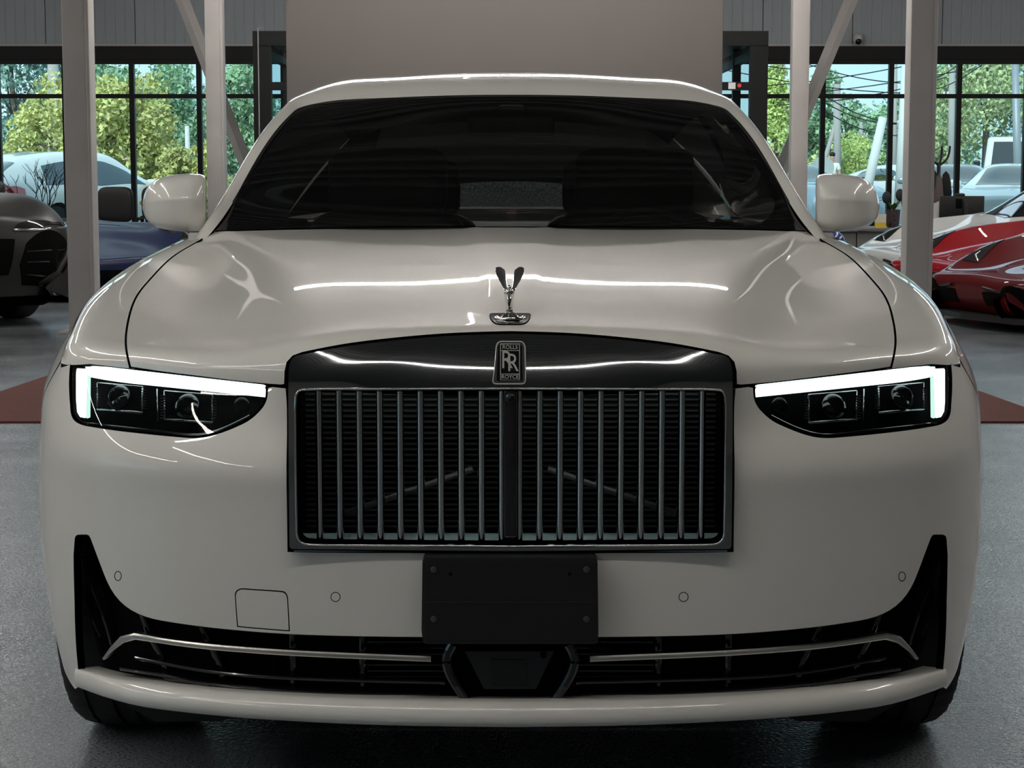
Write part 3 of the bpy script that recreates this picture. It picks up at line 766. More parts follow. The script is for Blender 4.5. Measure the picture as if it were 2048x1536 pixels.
# ---- headlamps
M_hous = mat('headlamp_housing', (.003, .003, .0035), .6, spec=0)
for s in (1, -1):
    fx = (lambda P: [tuple(p) for p in P]) if s > 0 else (lambda P: mu([tuple(p) for p in P]))
    hd = panel('headlamp', F_, F_.px(fx(HLo), -.05), (), M_hous, car, .02, off=-.05, flange=0)
    panel('lens_cover', F_, F_.px(fx(HL)), (), M_lens, hd, .016, flange=.01, edge=.001)
    # light guide: bar along the top with a hook at the outer end
    A = fx([(172, 740), (300, 755), (420, 769), (527, 781)])
    pa = F_.px(curve(A, 26), -.014); N = F_.nrm(pa); P = F_.pt(pa, -.014)
    V = []
    for i in range(26):
        up = np.array([0, 0, 1.]) ; h = .0108
        for a_, b_ in ((-h, 0), (h, 0), (h, -.012), (-h, -.012)): V.append(P[i] + up * a_ + N[i] * b_)
    F = [(i * 4 + k, i * 4 + (k + 1) % 4, i * 4 + 4 + (k + 1) % 4, i * 4 + 4 + k) for i in range(25) for k in range(4)] + [(0, 1, 2, 3), (100, 101, 102, 103)]
    obj('daytime_bar', V, F, M_drl, hd)
    Q = F_.wpx(fx([(152, 738), (173, 739), (171, 790), (170, 836), (160, 834), (152, 820)]), -.014)
    MB().prism(list(Q), (0, .012, 0)).build('daytime_hook', M_drl, hd)
    Q = F_.wpx(fx([(175, 752), (179, 752), (178, 836), (173, 837)]), -.016)
    MB().prism(list(Q), (0, .012, 0)).build('daytime_edge', M_drl2, hd)
    for (u, v, w, hh) in ((240, 796, 45, 26), (377, 814, 48, 28)):
        cs = F_.wpx(fx([(u, v)]), -.03)[0]
        fr_ = [F_.wpx(fx([(u + a * w, v + b * hh + a * 4)]), -.026)[0] for a, b in ((-1, -1), (1, -1), (1, 1), (-1, 1))]
        mb = MB()
        for i in range(4): mb.tube([fr_[i], fr_[(i + 1) % 4]], .0018 if i != 2 else .003, 6)
        mb.build('projector_frame', M_dchrome if s > 0 else M_dchrome, hd, True)
        for side_ in (-1, 1):
            mb = MB()
            for k in range(9):
                p = F_.wpx(fx([(u + side_ * w * 1.06, v - hh + 5 + k * hh * .2)]), -.024)[0]
                mb.box(p - np.array([.005, .002, .0008]), p + np.array([.005, .002, .0008]))
            mb.build('cooling_fins', M_dchrome, hd)['kind'] = 'stuff'
        nrm = F_.nrm(F_.px(fx([(u, v)])))[0]
        t0 = cs + nrm * .012
        b = MB().tube([cs - nrm * .01, cs + nrm * .008], .024, 28)
        b.build('projector_ring', M_gloss, hd, True)
        mbl = MB(); mbl.ellipsoid(cs + nrm * .004, (.0205, .006, .0205), 24, 14)
        mbl.build('projector_lens', mat('projector_glass', (.004, .005, .006), .05, spec=.3), hd, True)
    p0, p1 = F_.wpx(fx([(314, 778), (316, 842)]), -.022)
    MB().tube([p0, p1], .0013, 6).build('divider', M_dchrome, hd, True)
    cs = F_.wpx(fx([(484, 812)]), -.028)[0]
    MB().ellipsoid(cs, (.016, .006, .016), 20, 12).build('corner_lamp', mat('projector_glass', (.004, .005, .006), .05, spec=.3), hd, True)
    ribbon(fx([(156, 845), (250, 856), (340, 866), (395, 870), (450, 856), (500, 832)]), .003, .02, -.012, M_gloss, 'lower_bezel', hd)

# ---- grille
GY = lambda x, z: np.interp(z + .02 - .034 * (x / .4) ** 2, [.5, .58, .70, .80, .86, .90, .935, .96, .985, 1.02], [-.012, -.012, -.010, -.006, .0, .010, .028, .048, .078, .13]) + .05 * x * x - .012
gz = [.54, .60, .66, .72, .78, .83, .87, .90, .925, .945, .965, .985, 1.01]; gx = np.linspace(-.46, .46, 13)
Gs = Surf([[(x, GY(x, z), z) for x in gx] for z in gz])
c = Gs.near([(0, 0, .7)])[0]; Gs.flip = -1 if Gs.nrm(c)[0][1] > 0 else 1
gtop = [tuple(p) for p in curve([(1021, 668), (900, 672), (780, 682), (690, 693), (610, 708)], 24)]
half_o = gtop + [tuple(p) for p in rpoly([(610, 708), (585, 712, 16), (577, 735, 14), (577, 900), (579, 1098, 8), (700, 1099)], False)[1:]] + [(1021, 1102)]
outer = half_o + mu(half_o)[::-1][1:-1]
half_i = [(1021, 777), (700, 778)] + [tuple(p) for p in rpoly([(640, 778), (592, 780, 16), (590, 820), (592, 1000), (594, 1088, 24), (640, 1090)], False)] + [(1021, 1093)]
inner = half_i + mu(half_i)[::-1][1:-1]
grille = panel('radiator_grille', Gs, Gs.px(outer), [Gs.px(inner)], M_dchrome, car, .012, flange=.05, edge=.003, hole_flange=.045)
# bright bead round the opening
P = Gs.wpx(dens(inner, 14), .001)
MB().tube(list(P) + [P[0]], .0022, 6, False).build('bright_bead', M_chrome, grille, True)
# vanes
M_vane = mat('polished_vane', (.66, .66, .64), .05, 1.0)
zt_, zb_ = at(1021, 780, .02)[2], at(1021, 1086, .02)[2]
vb_ = None
for sgn in (-1, 1):
    for k in range(10):
        u = CC + sgn * (17.5 + 40.6 * k)
        if vb_ is None:
            prof = [(.0068 * math.sin(t), .0095 - .0105 * math.cos(t)) for t in np.linspace(-1.57, 1.57, 13)] + [(.0068, .034), (-.0068, .034)]
            hh = (zt_ - zb_) / 2 + .006; n = len(prof)
            V = [(x, y, -hh) for x, y in prof] + [(x, y, hh) for x, y in prof]
            F = [(i, (i + 1) % n, n + (i + 1) % n, n + i) for i in range(n)] + [tuple(range(n)), tuple(range(n, 2 * n))]
            o = obj('vane', V, F, M_vane, grille, sharp=60, local=True); vb_ = o
        else:
            o = vb_.copy(); COL.objects.link(o)
        o.parent = grille; o.matrix_parent_inverse = chain(grille).inverted()
        x = at(u, 930, .012)[0]
        o.location = (x, .004 + .05 * x * x, (zt_ + zb_) / 2)
# floor, ceiling and back of the grille box
gw = .395
MB().box((-gw, .0, zb_ - .012), (gw, .14, zb_ - .004)).build('grille_floor', mat('grille_floor_teal_light', (.45, .58, .62), .22), grille)  # teal base colour stands in for the lamp light mirrored here
MB().box((-gw, .0, zt_ + .004), (gw, .14, zt_ + .012)).build('grille_roof', M_gloss, grille)
for s in (1, -1): MB().box((s * gw, .0, zb_ - .01), (s * (gw + .006), .14, zt_ + .01)).build('grille_cheek', M_gloss, grille)
MB().box((-gw, .14, zb_ - .01), (gw, .15, zt_ + .01)).build('radiator_core', M_void, grille)
fin = None
for k in range(26):
    z = zb_ + .01 + k * (zt_ - zb_ - .02) / 25
    if fin is None: fin = MB().box((-gw + .01, -.002, -.0018), (gw - .01, .004, .0018)).build('radiator_fin', mat('radiator_fin', (.012, .012, .012), .4), grille, local=True); o = fin
    else: o = fin.copy(); COL.objects.link(o)
    o.matrix_parent_inverse = chain(grille).inverted(); o.location = (0, .134, z)
for s in (1, -1):
    MB().tube([at(CC - s * 340, 1030, .10), at(CC - s * 75, 938, .10)], .006, 8).build('strut', mat('strut_grey', (.05, .05, .05), .5), grille, True)
# grille lamps under the roof of the box
led = None
for k in range(19):
    u = CC + (k - 9) * 43.5
    if led is None: led = MB().box((-.007, -.004, -.001), (.007, .004, .001)).build('grille_led', emis('grille_led', (.86, 1.0, .92), 34.0), grille, local=True); o = led
    else: o = led.copy(); COL.objects.link(o)
    x = at(u, 785, .05)[0]; o.matrix_parent_inverse = chain(grille).inverted(); o.location = (x, .048, zt_ + .002)
# camera in the middle of the grille
c = at(1021, 795, -.004)
cmr = MB().bbox((c[0] - .012, c[1], zb_ - .004), (c[0] + .012, c[1] + .04, zt_ + .002), .004).build('centre_post', M_gloss, grille, sharp=40)
MB().lathe([(.006, -.008), (.010, -.006), (.0105, .01)], 20, 'y', at(1021, 797, -.004)).build('front_camera', M_gloss, grille, True)
MB().ellipsoid(at(1021, 798, -.012), (.006, .004, .006), 16, 10).build('camera_lens', mat('projector_glass', (.004, .005, .006), .05, spec=.3), grille, True)

# ---- badge with lettering
by = float(GY(0, .90)) - .016
def text_mesh(s, size, m, parent, name, loc, ext=.0006, align='CENTER', rx=math.pi / 2, offset=0, sx=1.0, bold=0):
    cu = bpy.data.curves.new(name, 'FONT'); cu.body = s; cu.size = size; cu.extrude = ext; cu.align_x = align; cu.align_y = 'CENTER'; cu.offset = bold; cu.resolution_u = 3
    t = bpy.data.objects.new(name, cu); COL.objects.link(t)
    dg = bpy.context.evaluated_depsgraph_get(); me = bpy.data.meshes.new_from_object(t.evaluated_get(dg)); me.name = name
    bpy.data.objects.remove(t); bpy.data.curves.remove(cu)
    me.materials.clear(); me.materials.append(m)
    o = bpy.data.objects.new(name, me); COL.objects.link(o); o.parent = parent; o.matrix_parent_inverse = chain(parent).inverted()
    o.location = loc; o.rotation_euler = (rx, 0, 0); o.scale = (sx, 1, 1)
    return o
def bp(u, v, d=0):  # badge plane leans back with the grille
    p = at(u, v, by); return at(u, v, by + (p[2] - .86) * .12 + d)
M_let = mat('bright_lettering', (.8, .79, .76), .35, .3)
bpoly = rpoly([(993, 690, 7), (998, 683, 5), (1045, 683, 6), (1050, 692, 5), (1051, 740), (1051, 768, 9), (985, 768, 9), (989, 740)])
badge = MB().prism([bp(u, v, .0) for u, v in bpoly], (0, .03, 0)).build('badge', M_dchrome, grille)
P = [bp(u, v, -.0004) for u, v in bpoly]
MB().tube(P + [P[0]], .0011, 6).build('badge_rim', M_let, badge, True)
bp2 = rpoly([(996, 690, 4), (1044, 690, 4), (1045, 740), (1046, 763, 6), (993, 763, 6), (994, 740)])
MB().prism([bp(u, v, -.0008) for u, v in bp2], (0, .004, 0)).build('badge_field', mat('badge_black', (.004, .004, .005), .2), badge)
P = [bp(u, v, -.0012) for u, v in rpoly([(1001, 688), (1039, 688), (1039, 760), (1001, 760)])]
MB().tube(P + [P[0]], .0009, 4).build('badge_border', M_let, badge)
for v in (701, 748): MB().tube([bp(1001, v, -.0012), bp(1039, v, -.0012)], .0006, 4).build('badge_line', M_let, badge)
rx = math.pi / 2 - .12
M_let = mat('bright_lettering', (.8, .79, .76), .35, .3)
text_mesh('ROLLS', .0098, M_let, badge, 'badge_lettering', bp(1020, 694.5, -.0016), rx=rx, bold=.0001)
text_mesh('ROYCE', .0098, M_let, badge, 'badge_lettering', bp(1020, 754, -.0016), rx=rx, bold=.0001)
text_mesh('R', .046, M_let, badge, 'badge_monogram', bp(1013.5, 721, -.0016), rx=rx, sx=.78)
text_mesh('R', .046, M_let, badge, 'badge_monogram', bp(1025.5, 727, -.0024), rx=rx, sx=.78)

# ---- winged hood ornament
hp = T_.wpx([(1020, 640)])[0]
plq = T_.px(rpoly([(979, 628, 5), (1061, 628, 5), (1058, 642, 8), (1046, 650, 8), (994, 650, 8), (982, 642, 8)]))
orn = panel('hood_ornament', T_, plq, (), M_dchrome, car, .008, off=.002, flange=.006, edge=.001)
k = 4.0 / 3900 * .93
S_ = (hp[1] + 3.5) / 3900      # metres per pixel there
o0 = np.array([hp[0], hp[1] + .015, hp[2] + .001])
def op(u, v, dy=0): return o0 + np.array([(u - 1020) * S_, dy, (640 - v) * S_])
MB().lathe([(.030, .0), (.030, .004), (.027, .006), (.024, .004), (.016, .005), (.011, .010), (.007, .013)], 36, 'z', o0).build('ornament_base', M_chrome, orn, sharp=60)
MB().tube([op(1019.5, 630, .004), op(1018.5, 618, .004), op(1018, 606, .002), op(1018, 598, -.001), op(1018.5, 588, -.006), op(1019, 580, -.012)], [(.0066, .0066), (.0062, .0066), (.0070, .0072), (.0086, .0080), (.0100, .0085), (.0062, .0065)], 14).build('ornament_figure', M_chrome, orn, True)
MB().ellipsoid(op(1019, 576, -.020), (.0042, .0055, .0052), 14, 10).build('ornament_head', M_chrome, orn, True)
for s in (-1, 1):
    f = lambda u, v, dy: op(1019.5 + s * u, v, dy)
    rws = [(f(3, 588, .0), f(6.5, 592, .0)), (f(4.5, 578, .006), f(12, 579, .004)), (f(6.5, 566, .014), f(20, 566, .012)), (f(8, 553, .022), f(27, 553, .021)), (f(10, 543, .029), f(29.5, 544, .030)), (f(17, 538, .033), f(28.5, 539, .035))]
    V = []; n = 10
    for a, b in rws:
        cc_ = (a + b) / 2; hx = (b - a) / 2
        for q in range(n):
            th = 2 * math.pi * q / n; V.append(cc_ + hx * math.cos(th) + np.array([0, .0022 * math.sin(th) - .004 * math.cos(th) ** 2, .0012 * math.sin(th)]))
    F = [(i * n + q, i * n + (q + 1) % n, (i + 1) * n + (q + 1) % n, (i + 1) * n + q) for i in range(len(rws) - 1) for q in range(n)] + [tuple(range(n)), tuple(range((len(rws) - 1) * n, len(rws) * n))]
    obj('ornament_wing', V, F, M_chrome, orn)

# ---- greenhouse
band = [
 [(.840, 1.78, 1.060), (.862, 1.82, 1.065), (.888, 1.95, 1.055), (.885, 2.1, 1.045)],
 [(.808, 1.86, 1.108), (.826, 1.87, 1.118), (.846, 1.95, 1.112), (.845, 2.05, 1.09)],
 [(.748, 2.08, 1.250), (.766, 2.10, 1.262), (.783, 2.19, 1.261), (.775, 2.27, 1.243)],
 [(.695, 2.33, 1.380), (.713, 2.36, 1.394), (.735, 2.47, 1.390), (.728, 2.56, 1.370)],
 [(.662, 2.47, 1.435), (.680, 2.52, 1.454), (.700, 2.66, 1.455), (.692, 2.8, 1.440)],
 [(.625, 2.54, 1.458), (.640, 2.60, 1.482), (.658, 2.80, 1.500), (.660, 3.05, 1.495)],
 [(.56, 2.535, 1.470), (.565, 2.60, 1.499), (.585, 2.83, 1.535), (.60, 3.12, 1.542)],
 [(.42, 2.505, 1.478), (.42, 2.57, 1.510), (.43, 2.83, 1.555), (.44, 3.15, 1.566)],
 [(.20, 2.465, 1.485), (.20, 2.53, 1.518), (.20, 2.80, 1.566), (.2, 3.15, 1.579)],
 [(0, 2.455, 1.487), (0, 2.52, 1.520), (0, 2.80, 1.569), (0, 3.15, 1.583)]]
G = np.array(band).transpose(1, 0, 2); G = np.concatenate([mirx(G[:, :]), G[:, -2::-1]], 1)
B_ = Surf(G)
c = B_.near([(0, 2.6, 1.53)])[0]; B_.flip = -1 if B_.nrm(c)[0][2] < 0 else 1
e = np.array([(0, 0), (B_.U, 0), (B_.U, B_.V), (0, B_.V)], float)
panel('windscreen_frame', B_, e, (), M_paint, car, .014, flange=.02)
wr = [((0, 1.40, 1.075), (.87, 1.76, 1.055)), ((0, 1.55, 1.128), (.812, 1.86, 1.103)), ((0, 1.8, 1.233), (.756, 2.06, 1.236)), ((0, 2.05, 1.331), (.706, 2.28, 1.350)), ((0, 2.28, 1.418), (.668, 2.445, 1.423)), ((0, 2.45, 1.481), (.625, 2.56, 1.463)), ((0, 2.56, 1.515), (.58, 2.66, 1.495))]
G = []
for a, b in wr:
    a, b = np.array(a), np.array(b); r = []
    for t in np.linspace(-1.06, 1.06, 15): r.append((b[0] * t, a[1] + (b[1] - a[1]) * abs(t) ** 2.2, a[2] + (b[2] - a[2]) * abs(t) ** 2.2))
    G.append(r)
W_ = Surf(G); c = W_.near([(0, 2.0, 1.3)])[0]; W_.flip = -1 if W_.nrm(c)[0][1] > 0 else 1
gl_h = [tuple(p) for p in curve([(1021, 450), (800, 452), (600, 456), (428, 461)], 14)] + [tuple(p) for p in curve([(428, 461), (460, 408), (500, 344), (540, 280), (565, 244), (586, 222), (612, 207), (650, 200), (720, 195), (860, 190), (1021, 188)], 40)][1:]
gl = gl_h + mu(gl_h)[::-1][1:-1]
panel('windscreen', W_, W_.px(gl), (), M_wind, car, .03, flange=.004, edge=.0005)
in_h = [tuple(p) for p in rpoly([(1021, 452), (530, 454, 40), (488, 420, 30), (500, 380, 20), (596, 240, 26), (650, 214, 20), (1021, 203)], False)]
fr = in_h + mu(in_h)[::-1][1:-1]
panel('glass_frit', W_, W_.px(gl, -.006), [W_.px(fr, -.006)], M_gloss, car, .03, off=-.006, flange=0)
# rubber seal line between glass and pillar
q = np.stack([np.linspace(B_.U * .06, B_.U * .94, 120), np.full(120, -.004)], 1)
MB().tube(list(B_.pt(q, -.004)), .0055, 6).build('windscreen_seal', M_black, car, True)
q[:, 1] = -.014
MB().tube(list(B_.pt(q, -.012)), .004, 6).build('seal_lip', mat('seal_grey', (.04, .04, .04), .35), car, True)
# roof behind the header, rear window, rear deck, side windows
def sgrid(rows_): 
    G = np.array(rows_); return np.concatenate([mirx(G[:, :0:-1]), G], 1)
R_ = Surf(sgrid([[(0, 3.13, 1.583), (.2, 3.13, 1.579), (.44, 3.13, 1.566), (.60, 3.10, 1.542), (.665, 3.03, 1.495)], [(0, 3.5, 1.578), (.2, 3.5, 1.574), (.44, 3.5, 1.562), (.60, 3.5, 1.535), (.67, 3.5, 1.495)], [(0, 4.0, 1.54), (.2, 4.0, 1.537), (.44, 4.0, 1.52), (.58, 4.0, 1.495), (.65, 4.0, 1.455)], [(0, 4.3, 1.49), (.2, 4.3, 1.487), (.42, 4.28, 1.472), (.54, 4.25, 1.45), (.62, 4.25, 1.40)]]))
c = R_.near([(0, 3.6, 1.57)])[0]; R_.flip = -1 if R_.nrm(c)[0][2] < 0 else 1
sheet('roof', R_, M_paint, car, 40, 24)
D_ = Surf(sgrid([[(0, 4.98, 1.09), (.4, 4.95, 1.09), (.7, 4.85, 1.085), (.87, 4.75, 1.05)], [(0, 5.25, 1.06), (.4, 5.22, 1.06), (.68, 5.1, 1.05), (.83, 4.95, 1.04)], [(0, 5.42, 1.0), (.4, 5.4, 1.0), (.66, 5.3, 1.0), (.79, 5.15, 1.0)]]))
c = D_.near([(0, 5.2, 1.06)])[0]; D_.flip = -1 if D_.nrm(c)[0][2] < 0 else 1
sheet('boot_lid', D_, M_paint, car, 30, 10)
RW = Surf(sgrid([[(0, 4.3, 1.488), (.25, 4.29, 1.482), (.5, 4.26, 1.458)], [(0, 4.66, 1.30), (.3, 4.64, 1.297), (.58, 4.58, 1.28)], [(0, 4.99, 1.092), (.35, 4.96, 1.092), (.66, 4.87, 1.087)]]))
c = RW.near([(0, 4.66, 1.3)])[0]; RW.flip = -1 if RW.nrm(c)[0][2] < 0 else 1
sheet('rear_window', RW, glass('rear_glass', (.45, .47, .47), 1.45), car, 24, 12)
for s in (1, -1):
    f = lambda P: [(s * p[0], p[1], p[2]) for p in P]
    cp = Surf([f([(.5, 4.26, 1.458), (.56, 4.25, 1.44), (.62, 4.25, 1.40)]), f([(.58, 4.58, 1.28), (.70, 4.45, 1.26), (.765, 4.3, 1.24)]), f([(.66, 4.87, 1.087), (.82, 4.75, 1.075), (.905, 4.35, 1.068)])])
    c = cp.ev([(cp.U / 2, cp.V / 2)]); 
    if cp.nrm([(cp.U / 2, cp.V / 2)])[0][2] < 0: cp.flip = -1
    sheet('rear_pillar', cp, M_paint, car, 14, 14)
    lo = [(.885, 2.05, 1.06), (.905, 2.4, 1.068), (.905, 3.1, 1.077), (.90, 3.8, 1.076), (.905, 4.35, 1.068)]
    hi = [(.848, 2.04, 1.10), (.728, 2.55, 1.372), (.662, 3.04, 1.495), (.665, 3.6, 1.49), (.62, 4.25, 1.40)]
    sg = Surf([f(lo), f([tuple((np.array(a) + np.array(b)) / 2 + np.array([.02, 0, 0])) for a, b in zip(lo, hi)]), f(hi)])
    if sg.nrm([(sg.U / 2, sg.V / 2)])[0][0] * s < 0: sg.flip = -1
    sheet('side_window', sg, M_sideg, car, 30, 12)
    # chrome waist strip, belt filler
    MB().tube(f([(.92, 1.98, 1.062), (.925, 2.4, 1.068), (.922, 3.1, 1.078), (.915, 3.8, 1.077), (.905, 4.35, 1.07)]), .008, 8).build('waist_strip', M_chrome, car, True)
    bf = Surf([f([(.94, 1.85, 1.045), (.93, 2.2, 1.06), (.925, 3.2, 1.073), (.91, 4.2, 1.068), (.87, 4.75, 1.05)]), f([(.80, 1.85, 1.05), (.80, 2.2, 1.06), (.80, 3.2, 1.073), (.80, 4.2, 1.068), (.80, 4.75, 1.05)])])
    if bf.nrm([(bf.U / 2, bf.V / 2)])[0][2] < 0: bf.flip = -1
    sheet('belt_panel', bf, M_paint, car, 20, 4)
    # pillar inner trim
    # ---- door mirror
    mx = lambda u: s * (CC - u) / 3900
    Ym = 1.93; D = Ym + 3.5
    def mp(u, v, y): 
        p = at(u, v, y); return (s * abs(p[0]) if s > 0 else -abs(p[0]), p[1], p[2])
    secs = [  # u, top v, crease v, bottom v, front y, rear y
     (413, 362, 402, 452, 1.935, 2.01), (411, 354, 401, 459, 1.91, 2.03), (407, 350, 400, 462, 1.89, 2.04), (398, 348, 400, 463, 1.875, 2.045), (380, 347, 400, 464, 1.862, 2.05), (355, 349, 401, 462, 1.862, 2.055), (330, 353, 402, 459, 1.87, 2.06), (309, 362, 403, 453, 1.895, 2.06), (296, 374, 405, 443, 1.93, 2.06), (288, 391, 408, 430, 1.975, 2.055), (285, 405, 411, 419, 2.01, 2.045)]
    rings = []
    for u, vt, vc, vb2, yf, yr in secs:
        d_ = yr - yf
        ring = [(vt, yf + .55 * d_), (vt + (vc - vt) * .10, yf + .30 * d_), (vt + (vc - vt) * .38, yf + .12 * d_), (vc - (vc - vt) * .22, yf + .025 * d_), (vc - (vc - vt) * .02, yf), (vc + (vb2 - vc) * .12, yf + .012 * d_), (vc + (vb2 - vc) * .5, yf + .05 * d_), (vc + (vb2 - vc) * .85, yf + .14 * d_), (vb2 - (vb2 - vc) * .03, yf + .3 * d_), (vb2, yf + .5 * d_), (vb2 - 3, yf + .85 * d_), (vb2 - 8, yr), (vc + (vb2 - vc) * .3, yr + .004), (vc - (vc - vt) * .4, yr + .004), (vt + 6, yr), (vt + 1, yf + .85 * d_)]
        P = np.array([mp(u, v, y) for v, y in ring]); rings.append(np.concatenate([P[-3:], P, P[:4]]))
    rings = np.array(rings); ts = Spl(np.arange(23)); tr_ = Spl(np.concatenate([[0], np.cumsum(np.linalg.norm(np.diff(rings.mean(1), axis=0), axis=1))]))
    n = 64; q_ = ts.W(3 + np.arange(n) * 16 / n); p_ = tr_.W(np.linspace(0, tr_.t[-1], 40))
    V = np.einsum('ar,bc,rcd->abd', p_, q_, rings).reshape(-1, 3)
    F = [(i * n + q, i * n + (q + 1) % n, (i + 1) * n + (q + 1) % n, (i + 1) * n + q) for i in range(39) for q in range(n)] + [tuple(range(n)), tuple(range(39 * n, 40 * n))]
    mo = obj('door_mirror', V, F, M_paint, car, sharp=50)
    arm = [[mp(u, v, y) for u, y in ((372, 1.90), (374, 2.03), (411, 2.03), (411, 1.91))] for v in (452, 463)]
    arm2 = [[mp(u, v, y) for u, y in ((376, 1.905), (378, 2.03), (412, 2.03), (412, 1.91))] for v in (464.5, 478, 494)]
    for nm, a_ in (('mirror_neck', arm), ('mirror_foot', arm2)):
        V = sum(a_, []); F = [(i * 4 + q, i * 4 + (q + 1) % 4, i * 4 + 4 + (q + 1) % 4, i * 4 + 4 + q) for i in range(len(a_) - 1) for q in range(4)] + [(0, 1, 2, 3), tuple(range(4 * len(a_) - 4, 4 * len(a_)))]
        bm = bmesh.new(); vs = [bm.verts.new(v) for v in V]; [bm.faces.new([vs[i] for i in f_]) for f_ in F]
        bmesh.ops.recalc_face_normals(bm, faces=bm.faces[:]); bmesh.ops.bevel(bm, geom=bm.edges[:], offset=.008, segments=3, affect='EDGES', profile=.5)
        bm.verts.index_update(); obj(nm, [v.co for v in bm.verts], [[v.index for v in f_.verts] for f_ in bm.faces], M_paint, mo, sharp=60); bm.free()
    MB().bbox(mp(318, 440, 2.052), mp(402, 366, 2.066), .004).build('mirror_glass', M_gloss, mo)

# ---- wheels
def wheel(cx, cy, s, name='wheel'):
    R = .378; W2 = .135
    prof = [(.262, -W2 * .86), (.30, -W2 * .98), (.335, -W2 * 1.0), (.360, -W2 * .95), (.371, -W2 * .84), (.376, -W2 * .70)]
    tread = [-.62, -.60, -.56, -.54, -.2, -.18, -.13, -.11, .11, .13, .18, .2, .54, .56, .60, .62]
    for k, t in enumerate(tread): prof.append((R - (.008 if k % 4 in (1, 2) else 0), W2 * t))
    prof += [(.376, W2 * .70), (.371, W2 * .84), (.360, W2 * .95), (.335, W2), (.30, W2 * .98), (.262, W2 * .86)]
    n = 120; V = []
    for r, h in prof:
        for k in range(n):
            th = 2 * math.pi * k / n; sip = .004 if (abs(h) > W2 * .6 and abs(h) < W2 * .96 and k % 3 == 0) else 0
            V.append((cx + h, cy + (r - sip) * math.cos(th), R + (r - sip) * math.sin(th) - .002))
    m_ = len(prof)
    F = [(i * n + k, i * n + (k + 1) % n, (i + 1) * n + (k + 1) % n, (i + 1) * n + k) for i in range(m_ - 1) for k in range(n)]
    w = obj(name, V, F, M_rub, car, sharp=40)
    MB().lathe([(.264, -W2 * .84), (.245, -W2 * .7), (.235, 0), (.24, W2 * .6), (.262, W2 * .82)], 48, 'x', (cx, cy, R)).build('rim', M_satin, w, sharp=40)
    mb = MB()
    for k in range(10):
        th = 2 * math.pi * k / 10; d = np.array([0, math.cos(th), math.sin(th)])
        mb.tube([np.array([cx + s * W2 * .7, cy, R]) + d * .04, np.array([cx + s * W2 * .75, cy, R]) + d * .25], [(.02, .012), (.014, .012)], 8)
    mb.build('spokes', M_satin, w, sharp=40)
    MB().lathe([(.05, -.02), (.055, .01), (.03, .02)], 24, 'x', (cx + s * W2 * .7, cy, R)).build('hub_cap', M_chrome, w, sharp=40)
    return w
for s in (1, -1):
    wheel(s * .842, .92, s); wheel(s * .85, 4.215, s)

# ---- cabin
M_leath = mat('black_leather', (.010, .010, .011), .5, bump=.1, bscale=200)
M_dash = mat('dark_dash', (.022, .022, .021), .6, bump=.1, bscale=300)
dash = Surf(sgrid([[(0, 1.50, 1.06), (.4, 1.56, 1.055), (.76, 1.84, 1.04)], [(0, 1.75, 1.085), (.4, 1.8, 1.085), (.78, 1.95, 1.06)], [(0, 2.05, 1.08), (.4, 2.05, 1.085), (.8, 2.08, 1.05)], [(0, 2.12, .95), (.4, 2.12, .95), (.82, 2.12, .95)]]))
if dash.nrm([(dash.U / 2, dash.V / 3)])[0][2] < 0: dash.flip = -1
db = sheet('dashboard', dash, M_dash, car, 40, 24)
MB().bbox((.22, 1.86, 1.075), (.56, 2.04, 1.112), .03, 4).build('instrument_hood', M_dash, db, sharp=60)
MB().bbox((-.14, 1.98, 1.05), (.14, 2.03, 1.10), .02, 4).build('centre_screen', M_dash, db, sharp=60)
MB().bbox((-.55, 1.9, 1.06), (-.2, 2.03, 1.10), .02, 4).build('passenger_vent', M_dash, db, sharp=60)
P = [(.39 + .185 * math.cos(t), 2.27 - .05 * math.sin(t), .965 + .175 * math.sin(t)) for t in np.linspace(0, 2 * math.pi, 40)]
sw = MB().tube(P, .014, 10, False).build('steering_wheel', M_dash, car, True)
MB().bbox((.33, 2.25, .92), (.45, 2.31, 1.0), .03, 3).build('steering_boss', M_leath, sw, sharp=60)
def seat(x, y, w, zt2):
    def cushion(x0, x1, y0, y1, z0, z1, p=.35): return MB().ellipsoid(((x0 + x1) / 2, (y0 + y1) / 2, (z0 + z1) / 2), ((x1 - x0) / 2, (y1 - y0) / 2, (z1 - z0) / 2), 28, 16, p)
    st = cushion(x - w / 2, x + w / 2, y, y + .2, .45, zt2 - .2).build('seat', M_leath, car, True)
    cushion(x - w / 2, x + w / 2, y - .5, y + .1, .35, .6).build('seat_cushion', M_leath, st, True)
    cushion(x - w * .36, x + w * .36, y + .06, y + .2, zt2 - .22, zt2).build('headrest', M_leath, st, True)
    for s in (-1, 1):
        MB().tube([(x + s * .085, y + .1, zt2 - .26), (x + s * .085, y + .1, zt2 - .16)], .006, 8).build('headrest_pin', M_chrome, st, True)
seat(-.40, 2.75, .54, 1.335); seat(.40, 2.75, .54, 1.335)
seat(-.40, 3.75, .58, 1.30); seat(.40, 3.75, .58, 1.30)
MB().bbox((-.16, 2.3, .5), (.16, 3.9, .84), .04).build('centre_console', M_leath, car, sharp=60)
MB().bbox((-.9, 4.1, .8), (.9, 4.9, 1.04), .02).build('parcel_shelf', M_leath, car)
MB().bbox((-.13, 2.33, 1.36), (.13, 2.36, 1.42), .012, 3).build('rear_view_mirror', M_leath, car, sharp=60)
MB().bbox((-.04, 2.36, 1.41), (.04, 2.44, 1.455), .01).build('sensor_pod', M_leath, car, sharp=60)
lin = Surf(R_.G - np.array([0, 0, .04])); lin.flip = -R_.flip
sheet('headliner', lin, mat('dark_headliner', (.02, .02, .02), .9), car, 30, 16)
MB().box((-.93, 1.9, .22), (.93, 4.9, .26)).build('cabin_floor', M_void, car)
